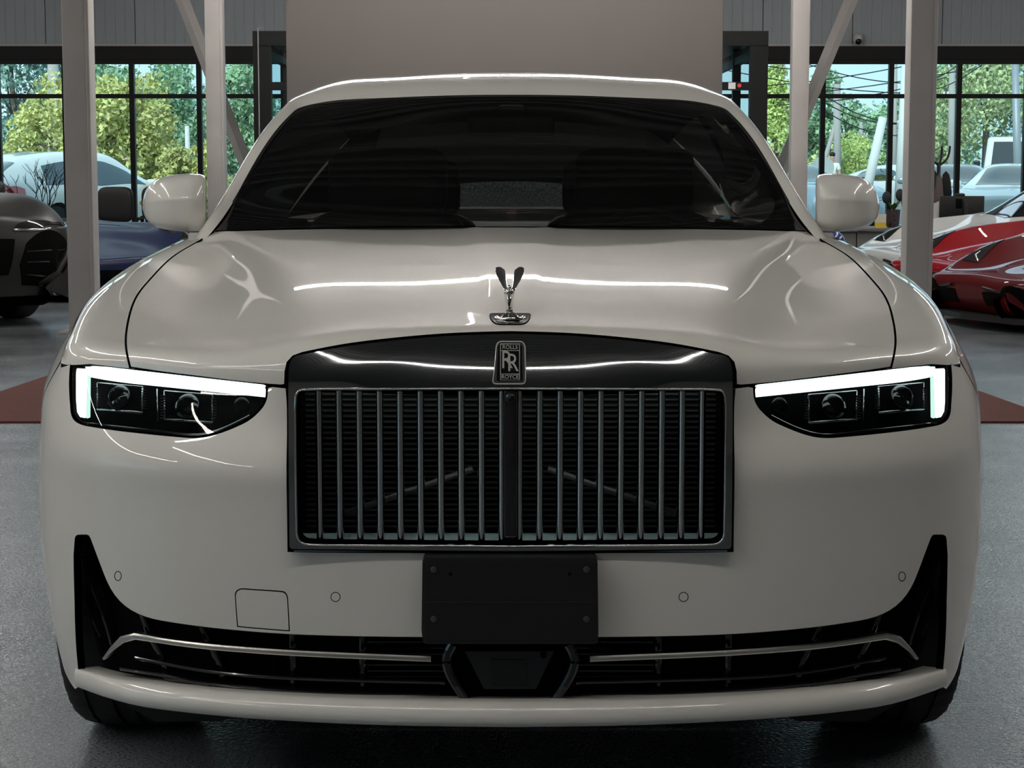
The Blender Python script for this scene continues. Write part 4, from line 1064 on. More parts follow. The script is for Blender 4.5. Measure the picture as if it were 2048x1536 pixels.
MB().box((-.72, 1.3, .26), (.72, 1.33, 1.0)).build('firewall', M_void, car)
# ------------------------------------------------------------------ other cars
def body_surf(secs):
    """secs: (y, [(x, z) sill ... roof centre])"""
    G = []
    for y, pr in secs:
        P = [(x, y if len(q) == 0 else q[0], z) for x, z, *q in pr]
        G.append([(-a, b, c) for a, b, c in P] + P[-2::-1])
    S = Surf(np.array(G)); 
    c = S.near([(0, secs[len(secs) // 2][0], 3)])[0]; S.flip = -1 if S.nrm(c)[0][2] < 0 else 1
    return S
M_tint = mat('dark_car_glass', (.008, .010, .012), .04, coat=1.0, spec=.8)
M_wheel = mat('dark_alloy', (.10, .10, .10), .3, .9)
def circle_yz(cy, cz, r, n=22): return [(cy + r * math.cos(t), cz + r * math.sin(t)) for t in np.linspace(0, 2 * math.pi, n, endpoint=False)]
CARS = {}
def bgcar(name, label, cat, group, secs, paint, loc, rz, wheels, feats=(), tubes=(), h=.05, W=1.0, tyre=None, mirrors=None):
    key = (id(secs), len(feats), len(tubes), W, mirrors is not None)
    if key in CARS:
        src, old = CARS[key]; root = copy_tree(src); tag(root, label, cat, group)
        if not group and 'group' in root: del root['group']
        stack = list(root.children)
        while stack:
            o = stack.pop(); stack += list(o.children)
            if o.data.materials[0] is old: o.material_slots[0].link = 'OBJECT'; o.material_slots[0].material = paint
        root.name = name; root.location = loc; root.rotation_euler = (0, 0, rz); root.scale = (1, 1, 1); return root
    S = body_surf(secs)
    root = empty(name, (0, 0, 0), 0, label, cat, group)
    eps = .004
    loop = np.array([(eps, eps), (S.U - eps, eps), (S.U - eps, S.V - eps), (eps, S.V - eps)])
    holes = []
    for cy, r in wheels:
        for s in (-1, 1):
            q = S.near([(s * W, y, max(z, .14)) for y, z in circle_yz(cy, r, r * 1.10)])
            holes.append(np.clip(q, [.02, .02], [S.U - .02, S.V - .02]))
    panel('body', S, loop, holes, paint, root, h, flange=.06, edge=.003)
    MB().bbox((-W * .86, secs[0][0] + .25, .14), (W * .86, secs[-1][0] - .25, .42), .05).build('chassis', M_void, root)
    for nm, pts, m, off, mirror in feats:
        for s in ((1, -1) if mirror else (1,)):
            P = [(s * x, y, z) for x, y, z in pts]
            panel(nm, S, S.near(np.array(P)), (), m, root, h * .7, off=off, flange=.012, edge=.002)
    for nm, pts, r, m, mirror in tubes:
        for s in ((1, -1) if mirror else (1,)):
            P = S.pt(S.near(np.array([(s * x, y, z) for x, y, z in pts])), r * .6)
            MB().tube(list(P), r, 6).build(nm, m, root, True)
    for cy, r in wheels:
        for s in (-1, 1):
            w = MB().lathe([(r * .66, -.11), (r * .92, -.12), (r, -.085), (r, .085), (r * .92, .12), (r * .66, .11)], 36, 'x', (s * (W - .15), cy, r)).build('tyre', M_rub, root, sharp=40)
            mb = MB().lathe([(r * .66, -.05), (r * .66, .09), (r * .60, .09), (r * .58, .0)], 30, 'x', (s * (W - .15), cy, r))
            for k in range(5):
                th = 2 * math.pi * k / 5 + .3; d = np.array([0, math.cos(th), math.sin(th)]); o = np.array([s * (W - .06), cy, r])
                mb.tube([o, o + d * r * .63], [(.035, .02), (.03, .02)], 6)
            mb.build('alloy_rim', M_wheel, w, sharp=40)
    if mirrors:
        x, y, z, m = mirrors
        for s in (-1, 1):
            o = MB().ellipsoid((s * x, y, z), (.11, .07, .075), 16, 10, .7).build('door_mirror', m, root, True)
            MB().tube([(s * (x - .16), y, z - .04), (s * x, y, z - .02)], .02, 6).build('mirror_stalk', m, o, True)
    root.location = loc; root.rotation_euler = (0, 0, rz); CARS[key] = (root, paint)
    return root
SPORT = [(.12, [(.50, .12), (.55, .12), (.52, .12), (.36, .12), (.2, .12), (0, .12)]), (.03, [(.52, .16), (.57, .19), (.55, .22), (.38, .225), (.2, .225), (0, .225)]),
 (.0, [(.50, .25), (.56, .29), (.55, .335), (.38, .350), (.2, .355), (0, .36)]),
 (.16, [(.80, .12), (.86, .27), (.82, .385), (.6, .41), (.3, .415), (0, .42)]),
 (.5, [(.92, .11), (.97, .36), (.90, .535), (.70, .53), (.4, .485), (0, .485)]),
 (.95, [(.93, .11), (1.0, .44), (.92, .665), (.75, .67), (.45, .575), (0, .57)]),
 (1.4, [(.94, .11), (.98, .45), (.92, .715), (.78, .715), (.5, .675), (0, .685)]),
 (2.0, [(.95, .11), (.97, .5), (.93, .75), (.74, .87), (.5, 1.0), (0, 1.035)]),
 (2.5, [(.96, .11), (.97, .5), (.95, .79), (.72, .96), (.5, 1.12), (0, 1.14)]),
 (3.3, [(.98, .11), (1.0, .5), (.98, .86), (.75, .98), (.5, 1.06), (0, 1.08)]),
 (4.3, [(.95, .2), (.97, .5), (.95, .86), (.75, .91), (.5, .92), (0, .92)]),
 (4.5, [(.88, .3), (.9, .5), (.88, .74), (.7, .8), (.4, .81), (0, .81)]), (4.53, [(.86, .28), (.86, .35), (.8, .45), (.6, .48), (.4, .48), (0, .48)]), (4.45, [(.8, .22), (.8, .22), (.7, .22), (.6, .22), (.4, .22), (0, .22)])]
M_hl = mat('dark_lamp_glass', (.02, .02, .022), .06, coat=1.0)
M_hlw = emis('pale_lamp', (.8, .9, 1.0), .8)
SPF = [('windscreen', [(-.62, 1.62, .75), (0, 1.5, .75), (.62, 1.62, .75), (.52, 2.15, 1.03), (0, 2.25, 1.1), (-.52, 2.15, 1.03)], M_tint, .004, False),
       ('side_window', [(.86, 1.85, .80), (.92, 2.9, .86), (.72, 3.0, .99), (.62, 2.5, 1.06), (.66, 2.1, .96)], M_tint, .004, True),
       ('headlamp', [(.60, .42, .47), (.80, .40, .47), (.88, .75, .58), (.84, .82, .60), (.66, .52, .51)], M_hl, .004, True),
       ('front_intake', [(.22, .03, .18), (.50, .05, .18), (.74, .13, .19), (.78, .14, .30), (.50, .02, .30), (.22, .0, .29)], M_void, .006, True),
       ('side_intake', [(.99, 2.9, .40), (1.0, 3.35, .45), (1.0, 3.3, .75), (.98, 3.0, .62)], M_void, .005, True)]
SPT = [('lamp_strip', [(.62, .44, .48), (.76, .50, .50), (.86, .74, .58)], .008, mat('lamp_steel', (.8, .8, .8), .2, 1.0), True),
       ('sill_blade', [(.94, 1.3, .13), (.96, 2.2, .13), (.97, 3.0, .13)], .02, M_black, True)]
def red(name, c): return mat(name, c, .5, 0, coat=.7, coat_rough=.03, spec=.05)
def splitter(root, m, w=.9):
    V = [(-w, .22, .07), (-w * .75, .02, .07), (0, -.06, .07), (w * .75, .02, .07), (w, .22, .07), (w, .5, .07), (-w, .5, .07)]
    o = MB().prism(V, (0, 0, .045)).build('splitter', m, root, local=True)
    for s in (-1, 1):
        MB().prism([(s * w, .05, .08), (s * w, .45, .08), (s * w, .40, .22), (s * w, .15, .18)], (s * .02, 0, 0)).build('splitter_fin', m, root, local=True)
    return o
P1 = red('dark_red_paint', (.11, .002, .004)); P2 = red('red_paint', (.26, .004, .008)); P3 = mat('white_sports_paint', (.7, .7, .68), .3, coat=1.0)
th = math.radians(-74)
def nose_at(p, th): return p
def place(u, v, Y): p = at(u, v, Y); return (p[0], Y, 0)
for paint, (u, Y), lab in ((P1, (1936, 12.0), 'dark red low supercar nearest on the right, nose to the left'), (P2, (1840, 14.3), 'bright red supercar standing behind the thick right column'), (P3, (1746, 16.6), 'white supercar farthest in the row on the right')):
    r = bgcar('sports_car', lab, 'car', 'supercars parked on the right', SPORT, paint, place(u, 560, Y), th, [(.98, .34), (3.55, .35)], SPF, SPT, .05, 1.0)
    if paint is P1:
      splitter(r, M_black)
      for s in (-1, 1):
          MB().tube([(s * .25, -.01, .33), (s * .5, .02, .30), (s * .84, .17, .30)], .014, 6).build('nose_blade', M_black, r, local=True)
# blue sports car on the left
P4 = mat('dark_blue_paint', (.006, .013, .060), .5, coat=.3, coat_rough=.2, spec=.2)
BL = [(y, [(x * .98, min(z, .70 + .02 * (x < .5)) - .03 * min(1, y / .5)) for x, z in pr]) for y, pr in SPORT]
r = bgcar('sports_car', 'dark blue open sports car behind the thick left column', 'car', None, BL, P4, place(290, 520, 15.2), math.radians(38), [(.98, .34), (3.55, .35)], SPF[2:] + [('open_cockpit', [(-.6, 1.7, .67), (.6, 1.7, .67), (.62, 3.0, .67), (-.62, 3.0, .67)], M_leath, .004, False)], SPT, .05, .98)
splitter(r, M_black)
# dark grey SUV
M_suv = mat('satin_grey_paint', (.016, .0155, .015), .45, coat=.3, coat_rough=.25, spec=.3)
SUV = [(.10, [(.60, .24), (.64, .24), (.62, .24), (.52, .24), (.34, .24), (0, .24)]), (.0, [(.62, .27), (.69, .33), (.70, .48), (.60, .54), (.40, .56), (0, .56)]),
 (.03, [(.62, .30), (.70, .40), (.74, .62), (.66, .74), (.42, .80), (0, .82)]),
 (.12, [(.86, .22), (.92, .36), (.91, .66), (.80, .83), (.48, .90), (0, .92)]),
 (.4, [(.95, .24), (1.0, .48), (.99, .80), (.86, .965), (.5, 1.0), (0, 1.02)]),
 (.9, [(.96, .24), (1.01, .52), (.99, .90), (.86, 1.04), (.52, 1.055), (0, 1.075)]),
 (1.45, [(.96, .24), (1.0, .55), (.98, .96), (.86, 1.08), (.56, 1.12), (0, 1.14)]),
 (2.15, [(.97, .24), (1.0, .55), (.97, 1.0), (.80, 1.30), (.55, 1.52), (0, 1.56)]),
 (2.7, [(.97, .24), (1.0, .55), (.97, 1.0), (.76, 1.40), (.55, 1.61), (0, 1.64)]),
 (3.7, [(.97, .24), (1.0, .55), (.98, 1.02), (.76, 1.38), (.55, 1.58), (0, 1.61)]),
 (4.6, [(.95, .28), (.99, .55), (.97, 1.04), (.78, 1.26), (.55, 1.40), (0, 1.42)]),
 (5.05, [(.88, .35), (.92, .6), (.90, 1.0), (.74, 1.06), (.5, 1.10), (0, 1.10)]), (5.10, [(.86, .32), (.88, .45), (.84, .62), (.7, .66), (.45, .68), (0, .68)]), (5.0, [(.8, .3), (.8, .3), (.74, .3), (.6, .3), (.4, .3), (0, .3)])]
SUVG = [('windscreen', [(-.68, 1.5, 1.12), (0, 1.42, 1.13), (.68, 1.5, 1.12), (.56, 2.15, 1.5), (0, 2.2, 1.57), (-.56, 2.15, 1.5)], M_tint, .004, False),
        ('side_window', [(.93, 1.75, 1.05), (.97, 2.9, 1.06), (.97, 4.2, 1.08), (.74, 4.1, 1.40), (.72, 2.6, 1.46), (.80, 2.1, 1.28)], M_tint, .004, True),
        ('rear_window', [(-.6, 4.85, 1.2), (.6, 4.85, 1.2), (.52, 4.5, 1.44), (-.52, 4.5, 1.44)], M_tint, .004, False)]
SUVF = SUVG + [('headlamp', [(.36, .05, .775), (.60, .10, .76), (.86, .26, .745), (.90, .30, .785), (.74, .12, .80), (.42, .06, .82)], M_hl, .004, True),
        ('side_intake', [(.44, .02, .32), (.66, .06, .30), (.80, .08, .42), (.88, .16, .58), (.84, .12, .67), (.46, .03, .66), (.40, .02, .5)], M_void, .006, True),
        ('centre_grille', [(-.3, .02, .42), (.3, .02, .42), (.36, .02, .70), (-.36, .02, .70)], M_void, .006, False)]
SUVT = [('lamp_strip', [(.36, .05, .768), (.60, .10, .752), (.80, .20, .735), (.88, .28, .752)], .011, mat('lamp_steel', (.8, .8, .8), .2, 1.0), True),
        ('intake_slat', [(.46, .02, .60), (.66, .05, .60), (.84, .12, .60)], .008, M_black, True), ('intake_slat', [(.46, .02, .52), (.64, .05, .52), (.78, .09, .50)], .008, M_black, True), ('intake_slat', [(.46, .02, .42), (.6, .05, .41), (.70, .07, .41)], .008, M_black, True),
        ('bumper_strake', [(.58, .05, .34), (.70, .07, .44), (.80, .10, .54), (.87, .15, .64)], .03, M_suv, True)]
bgcar('suv_car', 'dark satin grey sport utility car cut off by the left edge', 'car', None, SUV, M_suv, place(-52, 560, 11.7), math.radians(42), [(.98, .37), (4.0, .37)], SUVF, SUVT, .045, 1.0, mirrors=(1.08, 1.75, 1.08, M_suv))

# ------------------------------------------------------------------ furniture in the hall
def chair(u, Y, ztop, w, label):
    p = at(u, 400, Y); x, y = p[0], Y
    e = empty('office_chair', (x, y, 0), 0, label, 'chair', 'black office chairs')
    MB().ellipsoid((0, 0, ztop - .20), (w / 2, .07, .21), 24, 14, .45).build('backrest', M_leath, e, True, local=True)
    MB().ellipsoid((0, .02, ztop - .56), (w / 2 * .95, .07, .15), 24, 14, .45).build('lumbar_pad', M_leath, e, True, local=True)
    MB().ellipsoid((0, .25, .46), (w / 2, .26, .07), 24, 14, .5).build('seat', M_leath, e, True, local=True)
    for s in (-1, 1): MB().tube([(s * w * .52, .05, .6), (s * w * .56, .1, .66), (s * w * .56, .42, .66), (s * w * .52, .42, .48)], .02, 8).build('armrest', M_black, e, True, local=True)
    MB().tube([(0, .2, .42), (0, .2, .08)], .03, 10).build('gas_post', M_black, e, True, local=True)
    for k in range(5):
        t = 2 * math.pi * k / 5; MB().tube([(0, .2, .1), (.3 * math.cos(t), .2 + .3 * math.sin(t), .05)], [.022, .014], 6).build('base_leg', M_black, e, True, local=True)
        MB().lathe([(.03, -.015), (.03, .015)], 12, 'x', (.3 * math.cos(t), .2 + .3 * math.sin(t), .03)).build('castor', M_black, e, local=True)
YC = 19.5
chair(231, YC, at(231, 375, YC)[2], .42, 'black padded office chair right of the thick left column')
chair(318, YC + .8, at(318, 374, YC + .8)[2], .42, 'black padded office chair half hidden by the left door mirror')
# low counter on the left with a framed notice and small things
YT = 21.4
M_counter = mat('black_laminate', (.012, .012, .012), .4)
a, b = at(278, 460, YT), at(412, 520, YT)
ct = empty('sales_counter', ((a[0] + b[0]) / 2, YT, 0), 0, 'low black counter behind the left door mirror', 'counter')
MB().bbox((a[0], YT, .0), (b[0], YT + .55, a[2] - .03), .01).build('cabinet', M_counter, ct, sharp=40)
MB().bbox((a[0] - .03, YT - .03, a[2] - .03), (b[0] + .03, YT + .58, a[2]), .008).build('worktop', M_counter, ct, sharp=40)
a, b = at(312, 461, YT - .1), at(333, 498, YT - .1)
fr = empty('framed_notice', ((a[0] + b[0]) / 2, YT - .1, b[2]), 0, 'pale notice in a gold frame leaning on the black counter', 'frame')
MB().box((a[0], YT - .10, b[2]), (b[0], YT - .07, a[2])).build('frame', mat('gold_frame', (.45, .33, .10), .4, .3), fr)
MB().box((a[0] + .018, YT - .104, b[2] + .02), (b[0] - .018, YT - .099, a[2] - .02)).build('notice', mat('pale_paper', (.55, .5, .47), .8), fr)
c = at(299, 455, YT + .15); zc = at(278, 460, YT)[2]
vs = empty('flower_vase', (c[0], c[1], zc), 0, 'small vase with red ribbon and white and yellow blooms', 'vase')
MB().lathe([(.025, 0), (.04, .03), (.035, .09), (.02, .12), (.025, .14)], 20, 'z', (c[0], c[1], zc)).build('vase', mat('red_glaze', (.45, .03, .04), .3), vs, True)
for k, (dx, dz, cl) in enumerate(((-.05, .22, 'white'), (-.09, .34, 'yellow'), (.03, .26, 'white'), (-.06, .42, 'yellow'))):
    MB().tube([(c[0], c[1], zc + .12), (c[0] + dx, c[1], zc + dz)], .004, 5).build('stem', mat('stem_green', (.05, .12, .03), .6), vs, True)
    MB().ellipsoid((c[0] + dx, c[1], zc + dz), (.035, .03, .03), 12, 8).build('bloom', mat('bloom_' + cl, (.75, .72, .65) if cl == 'white' else (.75, .6, .05), .7), vs, True)
a, b = at(371, 462, 17.5), at(384, 500, 17.5)
tag(MB().bbox((a[0], 17.5, 0), (b[0] + .25, 17.75, a[2]), .02, 3).build('litter_bin', mat('dark_grey_steel', (.03, .03, .035), .3, .6), sharp=50), 'dark metal bin beside the left mirror foot', 'bin')
# right desk
YD = 18.3
a, b = at(1690, 456, YD), at(1985, 540, YD)
M_desk = mat('grey_desk_laminate', (.17, .165, .16), .5)
dk = empty('reception_desk', ((a[0] + b[0]) / 2, YD, 0), 0, 'grey panelled reception desk behind the right door mirror', 'desk')
zd = a[2]
MB().bbox((a[0] - .35, YD - .05, zd - .035), (b[0] + .3, YD + .75, zd), .006).build('desktop', M_desk, dk, sharp=40)
n = 5; w = (b[0] - a[0] + .5) / n
for k in range(n):
    x = a[0] - .3 + k * w
    MB().bbox((x + .006, YD, .02), (x + w - .006, YD + .03, zd - .04), .004).build('front_panel', M_desk, dk, sharp=40)
MB().box((a[0] - .3, YD + .03, 0), (b[0] + .25, YD + .06, zd - .05)).build('carcass', M_counter, dk)
# potted orchid
c = at(1786, 452, YD + .2)
pt = empty('potted_plant', (c[0], c[1], zd), 0, 'leafy green plant in a dark patterned pot on the desk', 'plant')
MB().lathe([(.065, 0), (.075, .14), (.080, .20), (.075, .20), (.07, .18)], 6, 'z', (c[0], c[1], zd)).build('pot', mat('dark_patterned_pot', (.05, .035, .045), .5, var=.8, vscale=30), pt)
MB().lathe([(.07, .185), (.0, .187)], 12, 'z', (c[0], c[1], zd), False).build('soil', mat('soil', (.02, .015, .01), .9), pt)
M_leaf0 = mat('house_plant_leaf', (.10, .22, .05), .45, var=.3, vscale=12)
for k in range(11):
    t = k * 2.4; L = .14 + .06 * math.sin(k * 1.7); o = np.array([c[0], c[1], zd + .18]); d = np.array([math.cos(t), math.sin(t), 0]); q = np.array([-d[1], d[0], 0])
    V = []
    for i, (f, hh, ww) in enumerate(((0, 0, .006), (.35, .55, .02), (.7, .8, .022), (1.0, .72, .004))):
        p = o + d * L * f + np.array([0, 0, L * hh]); V += [p - q * ww, p + np.array([0, 0, -.004]), p + q * ww]
    obj('leaf', V, [(3 * i + j, 3 * i + j + 1, 3 * i + j + 4, 3 * i + j + 3) for i in range(3) for j in range(2)], M_leaf0, pt)
for u0, v0 in ((1773, 395), (1800, 390)):
    p = at(u0, v0, YD + .2)
    MB().ellipsoid(p, (.05, .02, .07), 12, 8).build('dark_bloom', mat('dark_bloom', (.015, .02, .03), .6), pt, True)
    MB().tube([(c[0], c[1], zd + .18), tuple(p)], .004, 5).build('stem', MATS['stem_green'], pt, True)
# yellow and white carton
a, b = at(1752, 428, YD + .05), at(1772, 456, YD + .05)
bx = empty('carton', ((a[0] + b[0]) / 2, YD + .05, zd), 0, 'white and yellow carton standing on the desk edge', 'box')
MB().box((a[0], YD + .05, zd), (b[0], YD + .12, a[2])).build('carton_body', mat('white_card', (.7, .68, .62), .7), bx)
MB().box((a[0] - .001, YD + .047, zd), (b[0] + .001, YD + .121, zd + .06)).build('carton_band', mat('yellow_print', (.75, .52, .04), .6), bx)
# monitor
a, b = at(1880, 392, YD + .1), at(1968, 440, YD + .1)
mn = empty('computer_monitor', ((a[0] + b[0]) / 2, YD + .1, zd), 0, 'black computer monitor seen from behind on the desk', 'monitor')
MB().bbox((a[0], YD + .10, b[2]), (b[0], YD + .14, a[2]), .008).build('monitor_back', M_black, mn, sharp=40)
xm = (a[0] * .42 + b[0] * .58)
MB().bbox((xm - .025, YD + .07, zd), (xm + .025, YD + .10, a[2] - .06), .005).build('stand_neck', M_black, mn, sharp=40)
MB().bbox((xm - .13, YD + .02, zd), (xm + .13, YD + .2, zd + .012), .004).build('stand_foot', M_black, mn, sharp=40)
MB().bbox((xm - .11, YD + .085, a[2] - .14), (xm - .04, YD + .10, a[2] - .03), .004).build('port_cover', M_void, mn, sharp=40)
tag(MB().ellipsoid((xm - .06, YD + .14, a[2] + .01), (.06, .03, .022), 14, 8, .7).build('headset', M_leath, None, True), 'black headset resting on top of the monitor', 'headset')
a, b = at(1860, 402, YD + .15), at(1880, 448, YD + .15)
tag(MB().prism([(a[0], YD + .15, zd), (b[0], YD + .15, zd), (b[0], YD + .19, a[2]), (a[0] + .03, YD + .19, a[2] - .04)], (0, .02, 0)).build('paper_sheet', mat('white_paper', (.7, .68, .7), .8)), 'white paper standing between column and monitor', 'paper')
# coat stand with coats
YS = 19.6; base = at(1876, 400, YS)
cs = empty('coat_stand', (base[0], YS, 0), 0, 'black coat stand with curved hooks right of the column', 'coat stand')
zt2 = at(1876, 325, YS)[2]
MB().tube([(base[0], YS, 0), (base[0], YS, zt2)], .022, 10).build('pole', M_black, cs, True)
for du, dv in ((-16, 290), (8, 292), (24, 292)):
    p = at(1876 + du, dv, YS)
    m_ = (p + np.array([base[0], YS, zt2])) / 2 + np.array([0, 0, -.03])
    MB().tube(list(curve([(base[0], YS, zt2 - .04), tuple(m_ + np.array([(p[0] - base[0]) * .25, 0, -.02])), tuple(p)], 8)), .013, 6).build('hook', M_black, cs, True)
for k in range(4):
    t = k * math.pi / 2 + .4; MB().tube([(base[0], YS, .18), (base[0] + .28 * math.cos(t), YS + .28 * math.sin(t), .02)], .016, 6).build('foot', M_black, cs, True)
def coat(u, v0, v1, w, m, lab, dy):
    a = at(u, v0, YS + dy); b = at(u, v1, YS + dy); h_ = a[2] - b[2]
    V = []; n = 14
    for f, ww in ((0, .02), (.12, .5), (.4, .75), (.75, 1.0), (1, 1.0)):
        for k in range(n):
            t = 2 * math.pi * k / n; rr = w / 2 * ww * (1 + .12 * math.sin(3 * t + f * 5)); V.append((a[0] + rr * math.cos(t), a[1] + .45 * rr * math.sin(t), a[2] - h_ * f))
    F = [(i * n + k, i * n + (k + 1) % n, (i + 1) * n + (k + 1) % n, (i + 1) * n + k) for i in range(4) for k in range(n)] + [tuple(range(n)), tuple(range(4 * n, 5 * n))]
    tag(obj('coat', V, F, m), lab, 'coat', 'coats on the stand')
coat(1866, 336, 420, .17, mat('black_cloth', (.012, .012, .013), .9), 'black coat hanging on the left of the coat stand', -.06)
coat(1892, 342, 400, .15, MATS['black_cloth'], 'black coat hanging on the right of the coat stand', -.04)
coat(1878, 346, 410, .12, mat('mauve_grey_cloth', (.12, .095, .09), .9), 'brownish grey coat hanging between the two black ones', -.22)
# blue chair back beside the right mirror
YQ = 15.0; c = at(1676, 480, YQ)
bc = empty('tub_chair', (c[0], YQ, 0), 0, 'glossy blue tub chair peeping out under the right door mirror', 'chair')
zt3 = at(1676, 458, YQ)[2]
MB().ellipsoid((c[0] - .12, YQ, zt3 - .17), (.19, .16, .17), 24, 14, .8).build('shell', mat('blue_shell', (.006, .03, .16), .2, coat=1), bc, True)
MB().tube([(c[0] - .12, YQ, .02), (c[0] - .12, YQ, zt3 - .3)], .03, 10).build('stem', M_chrome, bc, True)
MB().lathe([(.2, 0), (.19, .012), (.04, .03)], 30, 'z', (c[0] - .12, YQ, 0)).build('foot_disc', M_chrome, bc, True)
# bare twig bush in front of the left glazing
YW = 22.5; c = at(75, 420, YW)
tw = empty('twig_plant', (c[0], YW, 0), 0, 'bare branching twigs standing before the left glazing', 'plant')
MB().lathe([(.14, 0), (.18, .35), (.17, .35), (.15, .3)], 24, 'z', (c[0], YW, 0)).build('pot', M_black, tw, True)
rt = random.Random(3)
mb = MB()
def twig(p, d, L, r, n):
    q = p + d * L; mid = (p + q) / 2 + np.array([rt.uniform(-1, 1), rt.uniform(-1, 1), 0]) * L * .08
    mb.tube([p, mid, q], [r, r * .85, r * .7], 5)
    if n:
        for k in range(2 + (rt.random() > .5)):
            e = d + np.array([rt.uniform(-.8, .8), rt.uniform(-.5, .5), rt.uniform(-.1, .35)]); twig(q, e / np.linalg.norm(e), L * rt.uniform(.6, .85), r * .7, n - 1)
for k in range(4):
    d = np.array([rt.uniform(-.45, .45), rt.uniform(-.2, .2), 1.0]); twig(np.array([c[0], YW, .3]), d / np.linalg.norm(d), .40, .010, 3)
tag(mb.build('twigs', mat('dark_bark', (.02, .018, .015), .8), tw, True), None, None, None, 'stuff')
# ------------------------------------------------------------------ outdoors
ZG = -.1
tag(MB().box((-90, YB + .4, ZG - .2), (90, 160, ZG)).build('outdoor_ground', mat('asphalt', (.20, .21, .21), .85, bump=.2, bscale=30, var=.15, vscale=2)), 'pale asphalt yard outside the glazing', 'ground', None, 'structure')
def leaf_mat(name, c, var=.45):
    m = mat(name, c, .6, var=var, vscale=1.6); return m
def tree(u, v_base, Y, h, rx, kind, label, n=5200, size=.13, seed=1, trunk=True, shape='round', name='broadleaf_tree'):
    rt = np.random.default_rng(seed); p = at(u, 334, Y); x0 = p[0]
    e = empty(name, (x0, Y, ZG), 0, label, 'tree', 'trees outside the glazing')
    # clumps
    C = []
    nc = 34
    for k in range(nc):
        if shape == 'cone':
            t = rt.random() ** .8; rr = (1 - t) * rx * (.35 + .65 * rt.random()); a = rt.random() * 6.283; C.append((rr * math.cos(a), rr * math.sin(a), h * (.08 + .9 * t), (1 - t) * rx * .38 + .25))
        else:
            d = rt.normal(size=3); d /= np.linalg.norm(d); f = rt.random() ** .4
            C.append((d[0] * rx * f * .85, d[1] * rx * f * .85, h * .56 + d[2] * h * .40 * f, rx * (.20 + .14 * rt.random())))
    C = np.array(C); idx = rt.integers(0, nc, n); d = rt.normal(size=(n, 3)); d /= np.linalg.norm(d, axis=1, keepdims=True)
    P = C[idx, :3] + d * (C[idx, 3] * (.55 + .5 * rt.random(n)))[:, None]
    P[:, 2] = np.maximum(P[:, 2], .15)
    a = rt.normal(size=(n, 3)); a /= np.linalg.norm(a, axis=1, keepdims=True); b = np.cross(a, rt.normal(size=(n, 3))); b /= np.linalg.norm(b, axis=1, keepdims=True)
    s = size * (.6 + .8 * rt.random(n))[:, None]
    V = np.stack([P - a * s, P + b * s * .5, P + a * s, P - b * s * .5], 1).reshape(-1, 3)
    F = np.arange(4 * n).reshape(-1, 4)
    o = obj('foliage', V, F, kind, e, False, local=True); o['kind'] = 'stuff'
    if trunk:
        mb = MB().tube([(0, 0, 0), (.05, 0, h * .3), (-.05, .05, h * .55), (.05, 0, h * .8)], [.12, .10, .06, .02], 8)
        for k in range(9):
            q = C[rt.integers(0, nc), :3]; mb.tube([(0, 0, h * (.25 + .04 * k)), tuple(q * np.array([.5, .5, .5]) + np.array([0, 0, h * (.15 + .02 * k)])), tuple(q)], [.035, .025, .01], 5)
        mb.build('trunk', mat('grey_bark', (.16, .13, .10), .9), e, True, local=True)
    return e
LY = leaf_mat('yellowing_leaves', (.56, .57, .22)); LG = leaf_mat('green_leaves', (.30, .46, .28)); LB = leaf_mat('bluish_leaves', (.24, .40, .34)); LO = leaf_mat('olive_needles', (.42, .50, .26)); LF = leaf_mat('bright_bush_leaves', (.52, .62, .22))  # leaf colours paled: the outdoor haze is put into them
tree(240, 360, 38, 3.3, 1.75, LY, 'yellowing tree filling the left glazing between the columns', 13000, .062, 11)
tree(125, 360, 43, 3.5, 1.4, LY, 'smaller yellowing tree left of the thick column', 6500, .062, 12)
tree(375, 360, 30.5, 1.9, .8, LY, 'low yellowing bush right of the large yellow tree', 4200, .05, 13)
tree(30, 360, 52, 7.5, 2.6, LB, 'dark bluish tree at the far left', 9000, .09, 14)
tree(185, 360, 58, 5.0, 2.4, LG, 'green tree rising behind the yellow crown', 9000, .09, 15)
tree(345, 360, 64, 5.2, 2.3, LG, 'green tree behind the right part of the left glazing', 9000, .09, 16)
tree(503, 360, 46, 4.4, 1.2, LG, 'slender green tree beside the entrance box', 7000, .08, 17)
tree(440, 360, 72, 4.8, 2.0, LB, 'bluish tree far behind the slim left column', 5000, .1, 18)
tree(1551, 360, 51, 4.2, 1.1, LF, 'bright green bush beside the right of the entrance box', 6000, .06, 19, shape='cone')
tree(1645, 360, 66, 4.9, 1.5, LG, 'mid green tree left of the concrete pole', 6000, .1, 20)
tree(1692, 360, 62, 2.5, 1.6, LF, 'low bright bush behind the standing person', 5000, .06, 21)
tree(1790, 360, 80, 4.8, 3.0, LG, 'distant green tree in the middle of the right glazing', 6000, .12, 22)
tree(1725, 360, 100, 4.4, 4.2, LB, 'low distant tree on the horizon', 4500, .14, 23)
tree(1885, 360, 68, 5.6, 1.9, LG, 'green tree just right of the thick right column', 6500, .1, 24)
tree(1968, 360, 60, 9.8, 2.4, LO, 'tall olive conifer near the right edge', 14000, .085, 25, shape='cone', name='conifer_tree')
M_conc = mat('weathered_concrete', (.36, .35, .34), .9); M_wpole = mat('pale_painted_pole', (.62, .64, .64), .7)
